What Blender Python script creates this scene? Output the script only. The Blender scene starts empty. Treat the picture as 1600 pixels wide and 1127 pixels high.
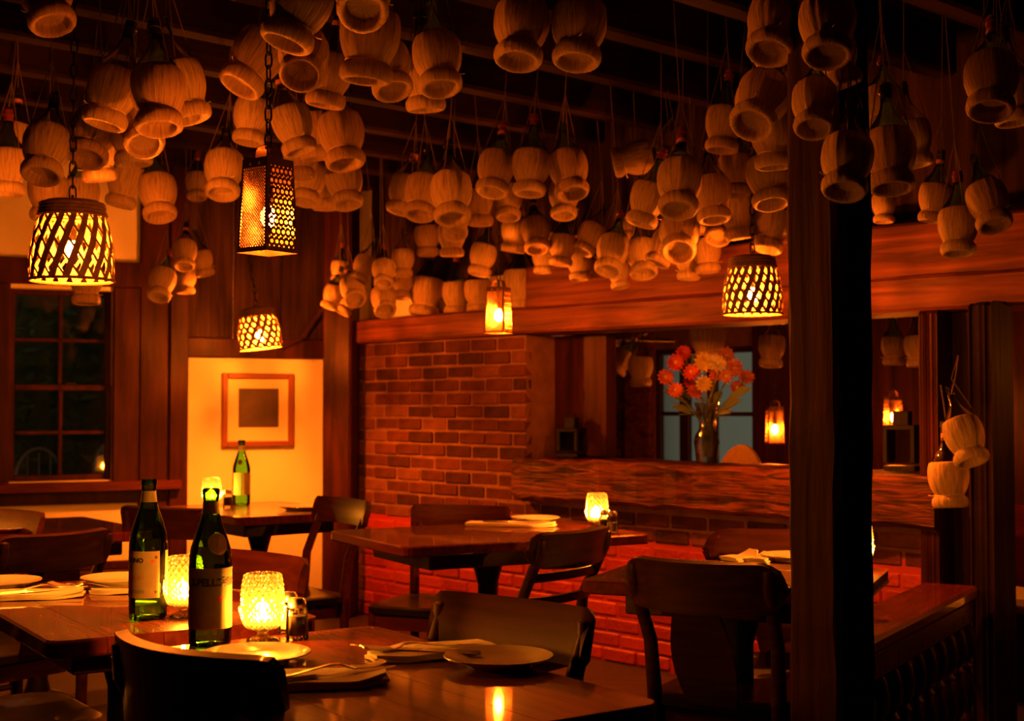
import bpy, math, random
from mathutils import Vector, Matrix
random.seed(7)
SC = bpy.context.scene
COL = SC.collection
R = math.radians

# ------------------------------------------------------------------ camera
FPX = 2133.0                 # focal length in pixels of the 1600x1127 frame
CAMZ = 1.20
PITCH = math.atan(71.5 / FPX)
cd = bpy.data.cameras.new('camera'); cam = bpy.data.objects.new('camera', cd); COL.objects.link(cam)
cd.sensor_width = 36.0; cd.lens = FPX / 1600.0 * 36.0
cam.location = (0, 0, CAMZ); cam.rotation_euler = (R(90) + PITCH, 0, 0)
cd.clip_start = 0.05; cd.clip_end = 100
cd.dof.use_dof = True; cd.dof.focus_distance = 3.1; cd.dof.aperture_fstop = 5.6
SC.camera = cam

# ------------------------------------------------------------------ world (late dusk outside)
wd = bpy.data.worlds.new('world'); SC.world = wd; wd.use_nodes = True
wd.node_tree.nodes['Background'].inputs[0].default_value = (0.60, 0.53, 0.37, 1)
wd.node_tree.nodes['Background'].inputs[1].default_value = 0.07

# ------------------------------------------------------------------ exposure and sampling aids
vs = SC.view_settings
vs.view_transform = 'Standard'; vs.look = 'None'; vs.exposure = 1.7; vs.gamma = 1.0; vs.use_curve_mapping = False
cy = SC.cycles
cy.use_denoising = True; cy.use_light_tree = True
cy.max_bounces = 7; cy.diffuse_bounces = 4; cy.glossy_bounces = 4; cy.transmission_bounces = 6; cy.transparent_max_bounces = 16
cy.caustics_reflective = False; cy.caustics_refractive = False
cy.sample_clamp_indirect = 4.0
BULB = 2050.0                 # radiance of the lamp bulbs
FLAME = 2500.0                # radiance of the candle flames
WARM = (1.0, 0.17, 0.008)
CAND = (1.0, 0.26, 0.016)

# ------------------------------------------------------------------ places
W = Vector((0.669, -0.743, 0)).normalized()      # along the brick wall
N = Vector((0.743, 0.669, 0)).normalized()       # through the brick wall, away from this room
P0 = Vector((-0.382, 7.40, 0))
V = Vector((0.902, 0.431, 0)).normalized()       # along the window wall, towards the corner
VN = Vector((0.431, -0.902, 0)).normalized()     # out of the window wall, into the room
def ray(px, py):
    c, s = math.cos(PITCH), math.sin(PITCH)
    a, b = (px - 800) / FPX, (563.5 - py) / FPX
    return Vector((a, c - b * s, s + b * c))
def at(px, py, d):
    r = ray(px, py); return Vector((0, 0, CAMZ)) + r * (d / r.y)
def on_z(px, py, z):
    r = ray(px, py); return Vector((0, 0, CAMZ)) + r * ((z - CAMZ) / r.z)
def on_wall(px, py, t=0.0):
    r = ray(px, py); o = Vector((0, 0, CAMZ)); q = P0 + N * t
    return o + r * ((q - o).dot(N) / r.dot(N))
def BS(px, t=0.0):                                # brick-wall coordinate s under an image column
    return (on_wall(px, 635, t) - P0).dot(W)
def BP(s, t, z): return P0 + W * s + N * t + Vector((0, 0, z))
SCORN = BS(533)
CORN = BP(SCORN, 0, 0)
def on_win(px, py, t=0.0):
    r = ray(px, py); o = Vector((0, 0, CAMZ)); q = CORN + VN * t
    return o + r * ((q - o).dot(VN) / r.dot(VN))
def WQ(px, t=0.0): return (CORN - on_win(px, 635, t)).dot(V)     # distance left of the corner
def WP(q, t, z): return CORN - V * q + VN * t + Vector((0, 0, z))
MB_ = Matrix((( W.x, N.x, 0), (W.y, N.y, 0), (0, 0, 1)))        # local x along wall, y through it
MW_ = Matrix((( V.x, -VN.x, 0), (V.y, -VN.y, 0), (0, 0, 1)))    # local x along wall, y into the wall

# ------------------------------------------------------------------ materials
def nt(name):
    m = bpy.data.materials.new(name); m.use_nodes = True
    t = m.node_tree; t.nodes.clear()
    o = t.nodes.new('ShaderNodeOutputMaterial'); return m, t, o
def L(t, a, ao, b, bi): t.links.new(a.outputs[ao], b.inputs[bi])
def ramp(t, cols):
    n = t.nodes.new('ShaderNodeValToRGB'); e = n.color_ramp.elements
    while len(e) < len(cols): e.new(0.5)
    for el, (p, c) in zip(e, cols): el.position = p; el.color = (*c, 1)
    return n
def mat(name, col, rough=0.5, metal=0.0, col2=None, scale=(8, 8, 8), detail=4, bump=0.0, coat=0.0, bscale=None, spec=0.5, dist=0.0, lo=0.35, hi=0.68):
    m, t, o = nt(name)
    b = t.nodes.new('ShaderNodeBsdfPrincipled'); L(t, b, 0, o, 0)
    b.inputs['Base Color'].default_value = (*col, 1); b.inputs['Roughness'].default_value = rough
    b.inputs['Metallic'].default_value = metal; b.inputs['Coat Weight'].default_value = coat
    b.inputs['Coat Roughness'].default_value = 0.045; b.inputs['Specular IOR Level'].default_value = spec
    if col2 is not None or bump:
        tc = t.nodes.new('ShaderNodeTexCoord'); mp = t.nodes.new('ShaderNodeMapping'); L(t, tc, 'Object', mp, 0)
        mp.inputs['Scale'].default_value = scale
        n = t.nodes.new('ShaderNodeTexNoise'); L(t, mp, 0, n, 'Vector')
        n.inputs['Scale'].default_value = 1.0; n.inputs['Detail'].default_value = detail; n.inputs['Distortion'].default_value = dist
        if col2 is not None:
            r = ramp(t, [(lo, col), (hi, col2)]); L(t, n, 'Fac', r, 0); L(t, r, 0, b, 'Base Color')
        if bump:
            src = n
            if bscale:
                mp2 = t.nodes.new('ShaderNodeMapping'); L(t, tc, 'Object', mp2, 0); mp2.inputs['Scale'].default_value = bscale
                src = t.nodes.new('ShaderNodeTexNoise'); L(t, mp2, 0, src, 'Vector'); src.inputs['Scale'].default_value = 1.0; src.inputs['Detail'].default_value = 4
            bp = t.nodes.new('ShaderNodeBump'); bp.inputs['Strength'].default_value = bump; bp.inputs['Distance'].default_value = 0.01
            L(t, src, 'Fac', bp, 'Height'); L(t, bp, 0, b, 'Normal')
    return m
def emit(name, col, s):
    m, t, o = nt(name); e = t.nodes.new('ShaderNodeEmission'); L(t, e, 0, o, 0)
    e.inputs[0].default_value = (*col, 1); e.inputs[1].default_value = s
    m.cycles.emission_sampling = 'FRONT'; return m
def glass(name, col, gloss=0.06, rough=0.03, trans=0.0, tcol=None, refr=0.0):
    """clear coloured glass: tinted see-through body, Fresnel gloss on top, an optional milky share"""
    m, t, o = nt(name)
    tr = t.nodes.new('ShaderNodeBsdfTransparent'); tr.inputs[0].default_value = (*col, 1)
    body = tr
    if trans:
        tl = t.nodes.new('ShaderNodeBsdfTranslucent'); tl.inputs[0].default_value = (*(tcol or col), 1)
        mx = t.nodes.new('ShaderNodeMixShader'); mx.inputs[0].default_value = trans
        L(t, tr, 0, mx, 1); L(t, tl, 0, mx, 2); body = mx
    if refr:
        rf = t.nodes.new('ShaderNodeBsdfRefraction'); rf.inputs['IOR'].default_value = 1.45; rf.inputs['Roughness'].default_value = 0.02; rf.inputs[0].default_value = (*(tcol or col), 1)
        mr = t.nodes.new('ShaderNodeMixShader'); mr.inputs[0].default_value = refr; L(t, body, 0, mr, 1); L(t, rf, 0, mr, 2); body = mr
    g = t.nodes.new('ShaderNodeBsdfGlossy'); g.inputs['Roughness'].default_value = rough
    f = t.nodes.new('ShaderNodeFresnel'); f.inputs[0].default_value = 1.5
    mx2 = t.nodes.new('ShaderNodeMixShader'); L(t, f, 0, mx2, 0); L(t, body, 0, mx2, 1); L(t, g, 0, mx2, 2)
    L(t, mx2, 0, o, 0); return m
def straw(name, c1, c2, c3):
    m, t, o = nt(name)
    b = t.nodes.new('ShaderNodeBsdfPrincipled'); b.inputs['Roughness'].default_value = 0.55; b.inputs['Specular IOR Level'].default_value = 0.35
    tc = t.nodes.new('ShaderNodeTexCoord'); sx = t.nodes.new('ShaderNodeSeparateXYZ'); L(t, tc, 'Object', sx, 0)
    an = t.nodes.new('ShaderNodeMath'); an.operation = 'ARCTAN2'; L(t, sx, 'Y', an, 0); L(t, sx, 'X', an, 1)
    cm = t.nodes.new('ShaderNodeCombineXYZ')
    k = t.nodes.new('ShaderNodeMath'); k.operation = 'MULTIPLY'; k.inputs[1].default_value = 13; L(t, an, 0, k, 0); L(t, k, 0, cm, 'X')
    k2 = t.nodes.new('ShaderNodeMath'); k2.operation = 'MULTIPLY'; k2.inputs[1].default_value = 1.6; L(t, sx, 'Z', k2, 0); L(t, k2, 0, cm, 'Y')
    n = t.nodes.new('ShaderNodeTexNoise'); n.inputs['Scale'].default_value = 1.0; n.inputs['Detail'].default_value = 5; n.inputs['Roughness'].default_value = 0.7
    L(t, cm, 0, n, 'Vector')
    r = ramp(t, [(0.33, c3), (0.5, c1), (0.7, c2)]); L(t, n, 'Fac', r, 0); L(t, r, 0, b, 'Base Color')
    bp = t.nodes.new('ShaderNodeBump'); bp.inputs['Strength'].default_value = 0.6; bp.inputs['Distance'].default_value = 0.02
    L(t, n, 'Fac', bp, 'Height'); L(t, bp, 0, b, 'Normal')
    tl = t.nodes.new('ShaderNodeBsdfTranslucent'); L(t, r, 0, tl, 0)
    mx = t.nodes.new('ShaderNodeMixShader'); mx.inputs[0].default_value = 0.12; L(t, b, 0, mx, 1); L(t, tl, 0, mx, 2); L(t, mx, 0, o, 0)
    return m
M = {}
M['straw'] = straw('straw', (0.60, 0.42, 0.21), (0.76, 0.58, 0.32), (0.26, 0.14, 0.055))
M['straw2'] = straw('straw_aged', (0.48, 0.31, 0.14), (0.62, 0.43, 0.22), (0.20, 0.105, 0.04))
M['raffia'] = mat('raffia', (0.66, 0.50, 0.28), 0.6)
M['twine'] = mat('twine', (0.14, 0.085, 0.045), 0.9)
M['wicker'] = mat('wicker', (0.10, 0.045, 0.016), 0.6, col2=(0.16, 0.08, 0.03), scale=(60, 60, 60), bump=0.3)
M['green'] = glass('green_glass', (0.34, 0.86, 0.12))
M['dkgreen'] = glass('dark_green_glass', (0.40, 0.55, 0.22), trans=0.10)
M['clear'] = glass('clear_glass', (0.90, 0.92, 0.90))
M['cut'] = glass('cut_glass', (0.97, 0.92, 0.70), trans=0.07, tcol=(0.98, 0.92, 0.62), rough=0.04, refr=0.50)
M['vase'] = glass('vase_glass', (0.86, 0.88, 0.84), trans=0.05, refr=0.28)
M['pane'] = glass('window_glass', (0.80, 0.85, 0.82))
M['table'] = mat('varnished_table_wood', (0.070, 0.009, 0.004), 0.45, col2=(0.145, 0.021, 0.007), scale=(4.0, 40, 40), detail=5, bump=0.02, coat=0.75, dist=0.5, spec=0.10)
M['chair'] = mat('dark_chair_wood', (0.026, 0.007, 0.004), 0.42, col2=(0.055, 0.016, 0.007), scale=(6, 60, 60), detail=4, bump=0.03, coat=0.10, spec=0.25)
M['redchair'] = mat('red_brown_chair_wood', (0.060, 0.011, 0.005), 0.40, col2=(0.100, 0.020, 0.008), scale=(6, 60, 60), detail=4, bump=0.02, spec=0.10)
M['dullchair'] = mat('dull_brown_chair_wood', (0.030, 0.0065, 0.003), 0.45, col2=(0.052, 0.0115, 0.005), scale=(6, 60, 60), detail=4, bump=0.02, spec=0.07)
M['seat'] = mat('black_vinyl', (0.012, 0.010, 0.009), 0.30, coat=0.2)
M['beam'] = mat('old_timber', (0.070, 0.017, 0.007), 0.55, col2=(0.21, 0.056, 0.021), scale=(1.6, 18, 26), detail=6, bump=0.4, dist=0.8, spec=0.15)
M['mantel'] = mat('rough_mantel_timber', (0.022, 0.006, 0.003), 0.42, col2=(0.15, 0.040, 0.016), scale=(3, 26, 40), detail=7, bump=1.0, dist=1.2, lo=0.38, hi=0.64, spec=0.15)
M['post'] = mat('dark_timber', (0.022, 0.010, 0.006), 0.50, col2=(0.058, 0.026, 0.013), scale=(30, 30, 2.0), detail=6, bump=0.6, dist=0.5, spec=0.05)
M['panel'] = mat('red_brown_panelling', (0.022, 0.0045, 0.002), 0.45, col2=(0.060, 0.013, 0.005), scale=(18, 18, 2.2), detail=5, bump=0.1, dist=0.4, spec=0.12)
M['joist'] = mat('ceiling_timber', (0.012, 0.004, 0.0025), 0.75, col2=(0.030, 0.010, 0.005), scale=(20, 1.5, 20), detail=5, bump=0.5, spec=0.1)
M['ceil'] = mat('ceiling_boards', (0.008, 0.004, 0.003), 0.8, col2=(0.016, 0.008, 0.005), scale=(2, 14, 2), detail=5, bump=0.3, spec=0.15)
M['floor'] = mat('floor_wood', (0.020, 0.008, 0.005), 0.5, col2=(0.040, 0.016, 0.008), scale=(2, 18, 2), detail=5, bump=0.2)
M['plaster'] = mat('cream_plaster', (0.78, 0.68, 0.46), 0.75, col2=(0.86, 0.76, 0.54), scale=(3, 3, 3), bump=0.15, bscale=(40, 40, 40))
M['mortar'] = mat('lime_mortar', (0.13, 0.050, 0.025), 0.9, col2=(0.20, 0.085, 0.042), scale=(12, 12, 12), bump=0.6, bscale=(60, 60, 60))
for i, (a, b_) in enumerate([((0.070, 0.017, 0.009), (0.11, 0.030, 0.015)), ((0.052, 0.013, 0.007), (0.085, 0.023, 0.012)), ((0.030, 0.009, 0.006), (0.055, 0.016, 0.009)), ((0.10, 0.032, 0.017), (0.15, 0.052, 0.028))]):
    M['brick%d' % i] = mat('brick_clay', a, 0.85, col2=b_, scale=(14, 14, 14), bump=0.7, bscale=(70, 70, 70), spec=0.15)
for i, (a, b_) in enumerate([((0.24, 0.014, 0.008), (0.31, 0.024, 0.011)), ((0.20, 0.011, 0.006), (0.26, 0.018, 0.009)), ((0.28, 0.020, 0.010), (0.34, 0.030, 0.014))]):
    M['red%d' % i] = mat('red_painted_brick', a, 0.42, col2=b_, scale=(14, 14, 14), bump=0.5, bscale=(50, 50, 50))
M['redmortar'] = mat('red_painted_joint', (0.30, 0.02, 0.010), 0.5)
M['iron'] = mat('black_iron', (0.012, 0.010, 0.009), 0.45, 0.6)
M['tin'] = mat('rusty_tin', (0.15, 0.075, 0.035), 0.38, 0.75, col2=(0.24, 0.13, 0.06), scale=(30, 30, 30))
M['chrome'] = mat('steel', (0.80, 0.76, 0.70), 0.30, 1.0)
M['china'] = mat('white_china', (0.86, 0.82, 0.72), 0.16, coat=0.5)
M['linen'] = mat('white_linen', (0.86, 0.80, 0.66), 0.85, bump=0.25, scale=(30, 30, 30))
M['wax'] = mat('candle_wax', (0.85, 0.72, 0.45), 0.5)
M['bulb'] = emit('lit_bulb', WARM, BULB)
M['gbulb'] = emit('lit_lantern_bulb', WARM, BULB * 0.48)
M['abulb'] = emit('lit_bay_bulb', WARM, BULB * 1.8)
M['flame'] = emit('candle_flame', CAND, FLAME)
M['redcap'] = mat('red_capsule', (0.16, 0.02, 0.012), 0.5)
M['blackcap'] = mat('black_capsule', (0.012, 0.010, 0.010), 0.35)
M['paperlabel'] = mat('neck_paper', (0.60, 0.22, 0.10), 0.7)
M['label'] = mat('label_paper', (0.34, 0.29, 0.18), 0.7, col2=(0.40, 0.35, 0.22), scale=(40, 40, 40), spec=0.2)
M['labelgreen'] = mat('green_label_paper', (0.20, 0.23, 0.115), 0.7, col2=(0.25, 0.28, 0.14), scale=(40, 40, 40), spec=0.2)
M['seal'] = mat('seal_paper', (0.62, 0.56, 0.38), 0.6)
M['ink'] = mat('label_ink', (0.015, 0.018, 0.03), 0.6)
M['rule'] = mat('label_gold_rule', (0.45, 0.22, 0.08), 0.5)
M['star'] = mat('red_star', (0.55, 0.03, 0.02), 0.6)
M['foil'] = mat('neck_foil', (0.42, 0.36, 0.20), 0.4, 0.3)
M['matboard'] = mat('picture_mat', (0.80, 0.66, 0.42), 0.8)
M['print'] = mat('dark_print', (0.045, 0.024, 0.014), 0.5, col2=(0.075, 0.040, 0.020), scale=(9, 9, 9))
M['frame'] = mat('picture_frame_wood', (0.22, 0.055, 0.020), 0.35)
M['leaf'] = mat('leaf_green', (0.05, 0.085, 0.02), 0.5)
M['hedge'] = mat('hedge_leaves', (0.18, 0.27, 0.08), 0.7, col2=(0.36, 0.46, 0.18), scale=(9, 9, 9))
M['grass'] = mat('garden_ground', (0.05, 0.06, 0.03), 0.9)
M['garden'] = mat('white_painted_iron', (0.75, 0.76, 0.72), 0.5)
for k_, c_ in dict(fred=(0.38, 0.025, 0.012), forange=(0.46, 0.09, 0.02), fyellow=(0.46, 0.33, 0.07), fwhite=(0.46, 0.40, 0.28), fpink=(0.24, 0.075, 0.055)).items():
    M[k_] = mat('petal_' + k_[1:], c_, 0.7)
M['blackpost'] = mat('blackened_timber', (0.008, 0.0035, 0.002), 0.6, col2=(0.022, 0.009, 0.005), scale=(30, 30, 2.0), detail=6, bump=0.6, dist=0.5, spec=0.05)
M['void'] = mat('dark_hole', (0.004, 0.002, 0.0015), 0.95, spec=0.0)
M['fbulb'] = emit('fan_lamp', WARM, BULB * 0.06)
M['pepper'] = mat('ground_pepper', (0.045, 0.028, 0.016), 0.9)
M['salt'] = mat('salt_grains', (0.78, 0.74, 0.66), 0.9)
M['bread'] = mat('woven_cane', (0.62, 0.36, 0.13), 0.6, col2=(0.70, 0.44, 0.18), scale=(60, 60, 60))

# ------------------------------------------------------------------ mesh helper
class MB:
    def __init__(s): s.v = []; s.f = []
    def add(s, vs, fs):
        o = len(s.v); s.v += [tuple(v) for v in vs]; s.f += [tuple(i + o for i in f) for f in fs]; return s
    def box(s, c, d, m=None):
        c = Vector(c); h = [x / 2 for x in d]
        vs = []
        for z in (-1, 1):
            for x, y in ((-1, -1), (1, -1), (1, 1), (-1, 1)):
                p = Vector((x * h[0], y * h[1], z * h[2])); vs.append(c + (m @ p if m else p))
        return s.add(vs, [(3, 2, 1, 0), (4, 5, 6, 7), (0, 1, 5, 4), (1, 2, 6, 5), (2, 3, 7, 6), (3, 0, 4, 7)])
    def bbox(s, c, d, b=0.004, m=None):
        """box with chamfered edges"""
        c = Vector(c); hx, hy, hz = [x / 2 for x in d]; b = min(b, hx * .9, hy * .9, hz * .9); vs = []
        rings = [(hx - b, hy - b, -hz), (hx, hy, -hz + b), (hx, hy, hz - b), (hx - b, hy - b, hz)]
        for X, Y, z in rings:
            cb = b if abs(z) < hz - b * .5 else b * 0.6
            for p in ((-X + cb, -Y), (X - cb, -Y), (X, -Y + cb), (X, Y - cb), (X - cb, Y), (-X + cb, Y), (-X, Y - cb), (-X, -Y + cb)):
                q = Vector((p[0], p[1], z)); vs.append(c + (m @ q if m else q))
        fs = [tuple(range(7, -1, -1)), tuple(range(24, 32))]
        for k in range(3):
            for i in range(8): fs.append((k * 8 + i, k * 8 + (i + 1) % 8, k * 8 + 8 + (i + 1) % 8, k * 8 + 8 + i))
        return s.add(vs, fs)
    def lathe(s, prof, n=24, m=None, fn=None, cap0=False, cap1=False):
        vs = []; fs = []
        for j, (r, z) in enumerate(prof):
            for i in range(n):
                a = 2 * math.pi * i / n; rr = r * (fn(a, j, z) if fn else 1)
                p = Vector((rr * math.cos(a), rr * math.sin(a), z)); vs.append(m @ p if m else p)
        for j in range(len(prof) - 1):
            for i in range(n):
                k = (i + 1) % n; fs.append((j * n + i, j * n + k, (j + 1) * n + k, (j + 1) * n + i))
        if cap0: fs.append(tuple(range(n - 1, -1, -1)))
        if cap1: fs.append(tuple(range((len(prof) - 1) * n, len(prof) * n)))
        return s.add(vs, fs)
    def tube(s, pts, r, n=6, closed=False):
        pts = [Vector(p) for p in pts]; k = len(pts); rs = r if isinstance(r, (list, tuple)) else [r] * k
        vs = []; up = None
        for i, p in enumerate(pts):
            d = (pts[(i + 1) % k] - pts[i - 1]) if closed else (pts[min(i + 1, k - 1)] - pts[max(i - 1, 0)])
            d = d.normalized() if d.length > 1e-9 else Vector((0, 0, 1))
            if up is None: up = Vector((0, 0, 1)) if abs(d.z) < .9 else Vector((1, 0, 0))
            x = d.cross(up); x = x.normalized() if x.length > 1e-6 else Vector((1, 0, 0)); y = x.cross(d).normalized(); up = y
            for j in range(n):
                a = 2 * math.pi * j / n; vs.append(p + (x * math.cos(a) + y * math.sin(a)) * rs[i])
        fs = []
        for i in range(k if closed else k - 1):
            q = (i + 1) % k
            for j in range(n): fs.append((i * n + j, i * n + (j + 1) % n, q * n + (j + 1) % n, q * n + j))
        if not closed: fs += [tuple(range(n - 1, -1, -1)), tuple(range((k - 1) * n, k * n))]
        return s.add(vs, fs)
    def sheet(s, grid, th=0.0):
        """grid of points, thickened along its normal by th"""
        nu, nv = len(grid), len(grid[0]); g = [[Vector(p) for p in r] for r in grid]
        if not th:
            return s.add([p for r in g for p in r], [(i * nv + j, i * nv + j + 1, (i + 1) * nv + j + 1, (i + 1) * nv + j) for i in range(nu - 1) for j in range(nv - 1)])
        a = []; b = []
        for i in range(nu):
            for j in range(nv):
                du = g[min(i + 1, nu - 1)][j] - g[max(i - 1, 0)][j]; dv = g[i][min(j + 1, nv - 1)] - g[i][max(j - 1, 0)]
                nn = du.cross(dv); nn = nn.normalized() if nn.length > 1e-12 else Vector((0, 0, 1))
                a.append(g[i][j] + nn * th / 2); b.append(g[i][j] - nn * th / 2)
        K = nu * nv; fs = []
        for i in range(nu - 1):
            for j in range(nv - 1):
                q = (i * nv + j, i * nv + j + 1, (i + 1) * nv + j + 1, (i + 1) * nv + j)
                fs.append(tuple(reversed(q))); fs.append(tuple(x + K for x in q))
        ed = [i * nv for i in range(nu)] + [(nu - 1) * nv + j for j in range(1, nv)] + [i * nv + nv - 1 for i in range(nu - 2, -1, -1)] + [j for j in range(nv - 2, 0, -1)]
        for i in range(len(ed)):
            p, q = ed[i], ed[(i + 1) % len(ed)]; fs.append((p, q, q + K, p + K))
        return s.add(a + b, fs)
    def prism(s, outl, z0, z1, m=None):
        n = len(outl); vs = [Vector((x, y, z)) for z in (z0, z1) for x, y in outl]
        if m: vs = [m @ v for v in vs]
        return s.add(vs, [tuple(range(n - 1, -1, -1)), tuple(range(n, 2 * n))] + [(i, (i + 1) % n, n + (i + 1) % n, n + i) for i in range(n)])
    def mesh(s, name, material, smooth=False):
        me = bpy.data.meshes.new(name); me.from_pydata(s.v, [], s.f); me.update()
        if material is not None: me.materials.append(material)
        if smooth:
            me.polygons.foreach_set('use_smooth', [True] * len(me.polygons))
            if smooth != 'all': me.set_sharp_from_angle(angle=R(38))
        return me
    def build(s, name, material, parent=None, smooth=False): return link(name, s.mesh(name, material, smooth), parent)
def link(name, me, parent=None, loc=None, rot=None):
    o = bpy.data.objects.new(name, me); COL.objects.link(o); o.parent = parent
    if loc is not None: o.location = loc
    if rot is not None: o.rotation_euler = rot
    return o
def tag(o, label=None, cat=None, group=None, kind=None):
    if label: o['label'] = label
    if cat: o['category'] = cat
    if group: o['group'] = group
    if kind: o['kind'] = kind
    return o
def empty(name, loc=(0, 0, 0), mtx=None):
    o = bpy.data.objects.new(name, None); COL.objects.link(o); o.empty_display_size = 0.05
    if mtx is not None: o.matrix_world = mtx
    else: o.location = loc
    return o
def copy_tree(o, parent=None):
    c = o.copy(); COL.objects.link(c); c.parent = parent
    for ch in list(o.children): copy_tree(ch, c)
    return c
def rotz(a): return Matrix.Rotation(a, 4, 'Z')
def T(p): return Matrix.Translation(Vector(p))
def rrect(w, d, r, n=5):
    o = []
    for cx, cy, a0 in ((w / 2 - r, d / 2 - r, 0), (-w / 2 + r, d / 2 - r, 90), (-w / 2 + r, -d / 2 + r, 180), (w / 2 - r, -d / 2 + r, 270)):
        for i in range(n + 1):
            a = R(a0 + 90 * i / n); o.append((cx + r * math.cos(a), cy + r * math.sin(a)))
    return o

# ================================================================== the setting
def struct(o, label=None, cat=None):
    tag(o, label, cat, kind='structure'); return o
SMAX, TMIN, TMAX, CEIL = 8.6, -9.6, 3.0, 2.62
smin = SCORN - 3.2
fl = MB(); fl.box(BP((smin + SMAX) / 2, (TMIN + TMAX) / 2, -0.05), (SMAX - smin, TMAX - TMIN, 0.1), MB_)
struct(fl.build('floor', M['floor']))
ce = MB(); ce.box(BP((smin + SMAX) / 2, (TMIN + TMAX) / 2, CEIL + 0.05), (SMAX - smin, TMAX - TMIN, 0.1), MB_)
ceiling = struct(ce.build('ceiling', M['ceil']))
jm = MB(); jm.bbox((0, 0, 0), (0.10, -TMIN, 0.17), 0.012); jme = jm.mesh('joist', M['joist'])
JOISTS = []
k = 0
for i in range(19):
    s = SCORN + 0.30 + i * 0.46
    p = BP(s, TMIN / 2, CEIL - 0.085 + 0.004 * math.sin(i * 2.1))
    link('joist', jme, ceiling, p, (0, 0, math.atan2(W.y, W.x))); JOISTS.append(s)

# ---- brick wall with the serving hatch
BL, BR, BRW = BS(560), BS(822), BS(1460)
OPZ0, OPZ1 = 0.94, 1.56
def wbox(m, s0, s1, t0, t1, z0, z1): return m.box(BP((s0 + s1) / 2, (t0 + t1) / 2, (z0 + z1) / 2), (s1 - s0, t1 - t0, z1 - z0), MB_)
wb = MB(); wbox(wb, SCORN - 0.1, BR, 0.0, 0.25, 0.61, OPZ1); wbox(wb, BR, BRW, 0.0, 0.25, 0.61, OPZ0 - 0.02)
wall_back = struct(wb.build('wall_back', M['mortar']), 'old brick wall with an open serving hatch', 'wall')
m = MB(); wbox(m, SCORN - 0.1, BRW, 0.0, 0.25, 0.0, 0.61); m.build('dado_joints', M['redmortar'], wall_back)
m = MB(); wbox(m, SCORN - 0.1, SMAX, 0.18, 0.26, OPZ1 + 0.12, CEIL); m.build('upper_boarding', M['post'], wall_back)
DS0 = BS(1582, 0.25); DS1 = DS0 + 1.0           # doorway beside the dark post
m = MB(); wbox(m, SCORN - 0.05, BS(835), 0.165, 0.185, OPZ1 + 0.12, OPZ1 + 0.34); m.build('ledge_plaster', M['plaster'], wall_back)
m = MB(); wbox(m, BRW, DS0, 0.06, 0.25, 0.0, OPZ1); wbox(m, DS1, SMAX, 0.0, 0.25, 0.0, OPZ1 + 0.2); m.build('board_backing', M['post'], wall_back)
bm_ = {}
for i in range(4):
    q = MB(); q.bbox((0, 0, 0), (0.205, 0.05, 0.060), 0.006); bm_[i] = q.mesh('brick', M['brick%d' % i])
for i in range(3):
    q = MB(); q.bbox((0, 0, 0), (0.205, 0.05, 0.060), 0.006); bm_['r%d' % i] = q.mesh('brick', M['red%d' % i])
WA = math.atan2(W.y, W.x)
def lay(s0, s1, z0, n, red, parent, t=0.0, fr=WA, P=BP, kfirst=0):
    for k in range(n):
        z = z0 + k * 0.070 + 0.035
        off = -0.1075 * ((k + kfirst) % 2) + random.uniform(-.02, .02)
        a = s0 + off
        while a < s1 - 0.02:
            x0, x1 = max(a, s0), min(a + 0.205 + random.uniform(-.006, .004), s1)
            if x1 - x0 > 0.03:
                key = ('r%d' % random.randrange(3)) if red else random.choice([0, 0, 1, 1, 1, 2, 2, 3])
                b = link('brick', bm_[key], parent, P((x0 + x1) / 2, t + 0.018 + random.uniform(-.004, .005), z + random.uniform(-.002, .002)), (random.uniform(-.01, .01), random.uniform(-.008, .008), fr + random.uniform(-.008, .008)))
                b.scale = ((x1 - x0) / 0.205, 1, random.uniform(.95, 1.03))
            a += 0.215
lay(SCORN + 0.02, BRW, 0.0, 8, True, wall_back)
lay(SCORN + 0.02, BR, 0.575, 14, False, wall_back)
lay(BR, BRW, 0.575, 2, False, wall_back)
# plank cladding to the right of the hatch
pl = MB(); pl.bbox((0, 0, 0), (0.15, 0.04, OPZ1), 0.006); plm = pl.mesh('plank', M['post'])
for i in range(1): link('plank', plm, wall_back, BP(BS(1482) + 0.05 + i * 0.11, 0.05, OPZ1 / 2), (0, 0, WA)).scale.x = 0.7

# ---- timbers of that wall
def timber(name, s0, s1, t0, t1, z0, z1, mt, label=None, cat=None, bev=0.012, wob=0.006, seg=14, parent=None):
    """hand-hewn beam: edges wander a little along its length"""
    m = MB(); rows = []
    for i in range(seg + 1):
        s = s0 + (s1 - s0) * i / seg; e = lambda: random.uniform(-wob, wob)
        za, zb, ta, tb = z0 + e(), z1 + e(), t0 + e(), t1
        pts = [(ta + bev, za), (tb, za), (tb, zb), (ta + bev, zb), (ta, zb - bev), (ta, za + bev)]
        rows.append([BP(s, t, z) for t, z in pts])
    vs = [p for r in rows for p in r]; fs = []
    for i in range(seg):
        for j in range(6): fs.append((i * 6 + j, i * 6 + (j + 1) % 6, (i + 1) * 6 + (j + 1) % 6, (i + 1) * 6 + j))
    fs += [tuple(range(6)), tuple(range(seg * 6 + 5, seg * 6 - 1, -1))]
    m.add(vs, fs); c = BP((s0 + s1) / 2, (t0 + t1) / 2, (z0 + z1) / 2)
    ma = T(c) @ rotz(WA); inv = ma.inverted(); m.v = [tuple(inv @ Vector(v)) for v in m.v]
    o = m.build(name, M[mt], parent)
    if parent is None: o.matrix_world = ma; struct(o, label, cat)
    else: o.location = c; o.rotation_euler = (0, 0, WA)
    return o
hb = timber('trim_1', SCORN - 0.05, 5.2, -0.09, 0.20, OPZ1, OPZ1 + 0.13, 'beam', 'long timber header beam with peg holes above the brick wall', 'beam')
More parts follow.
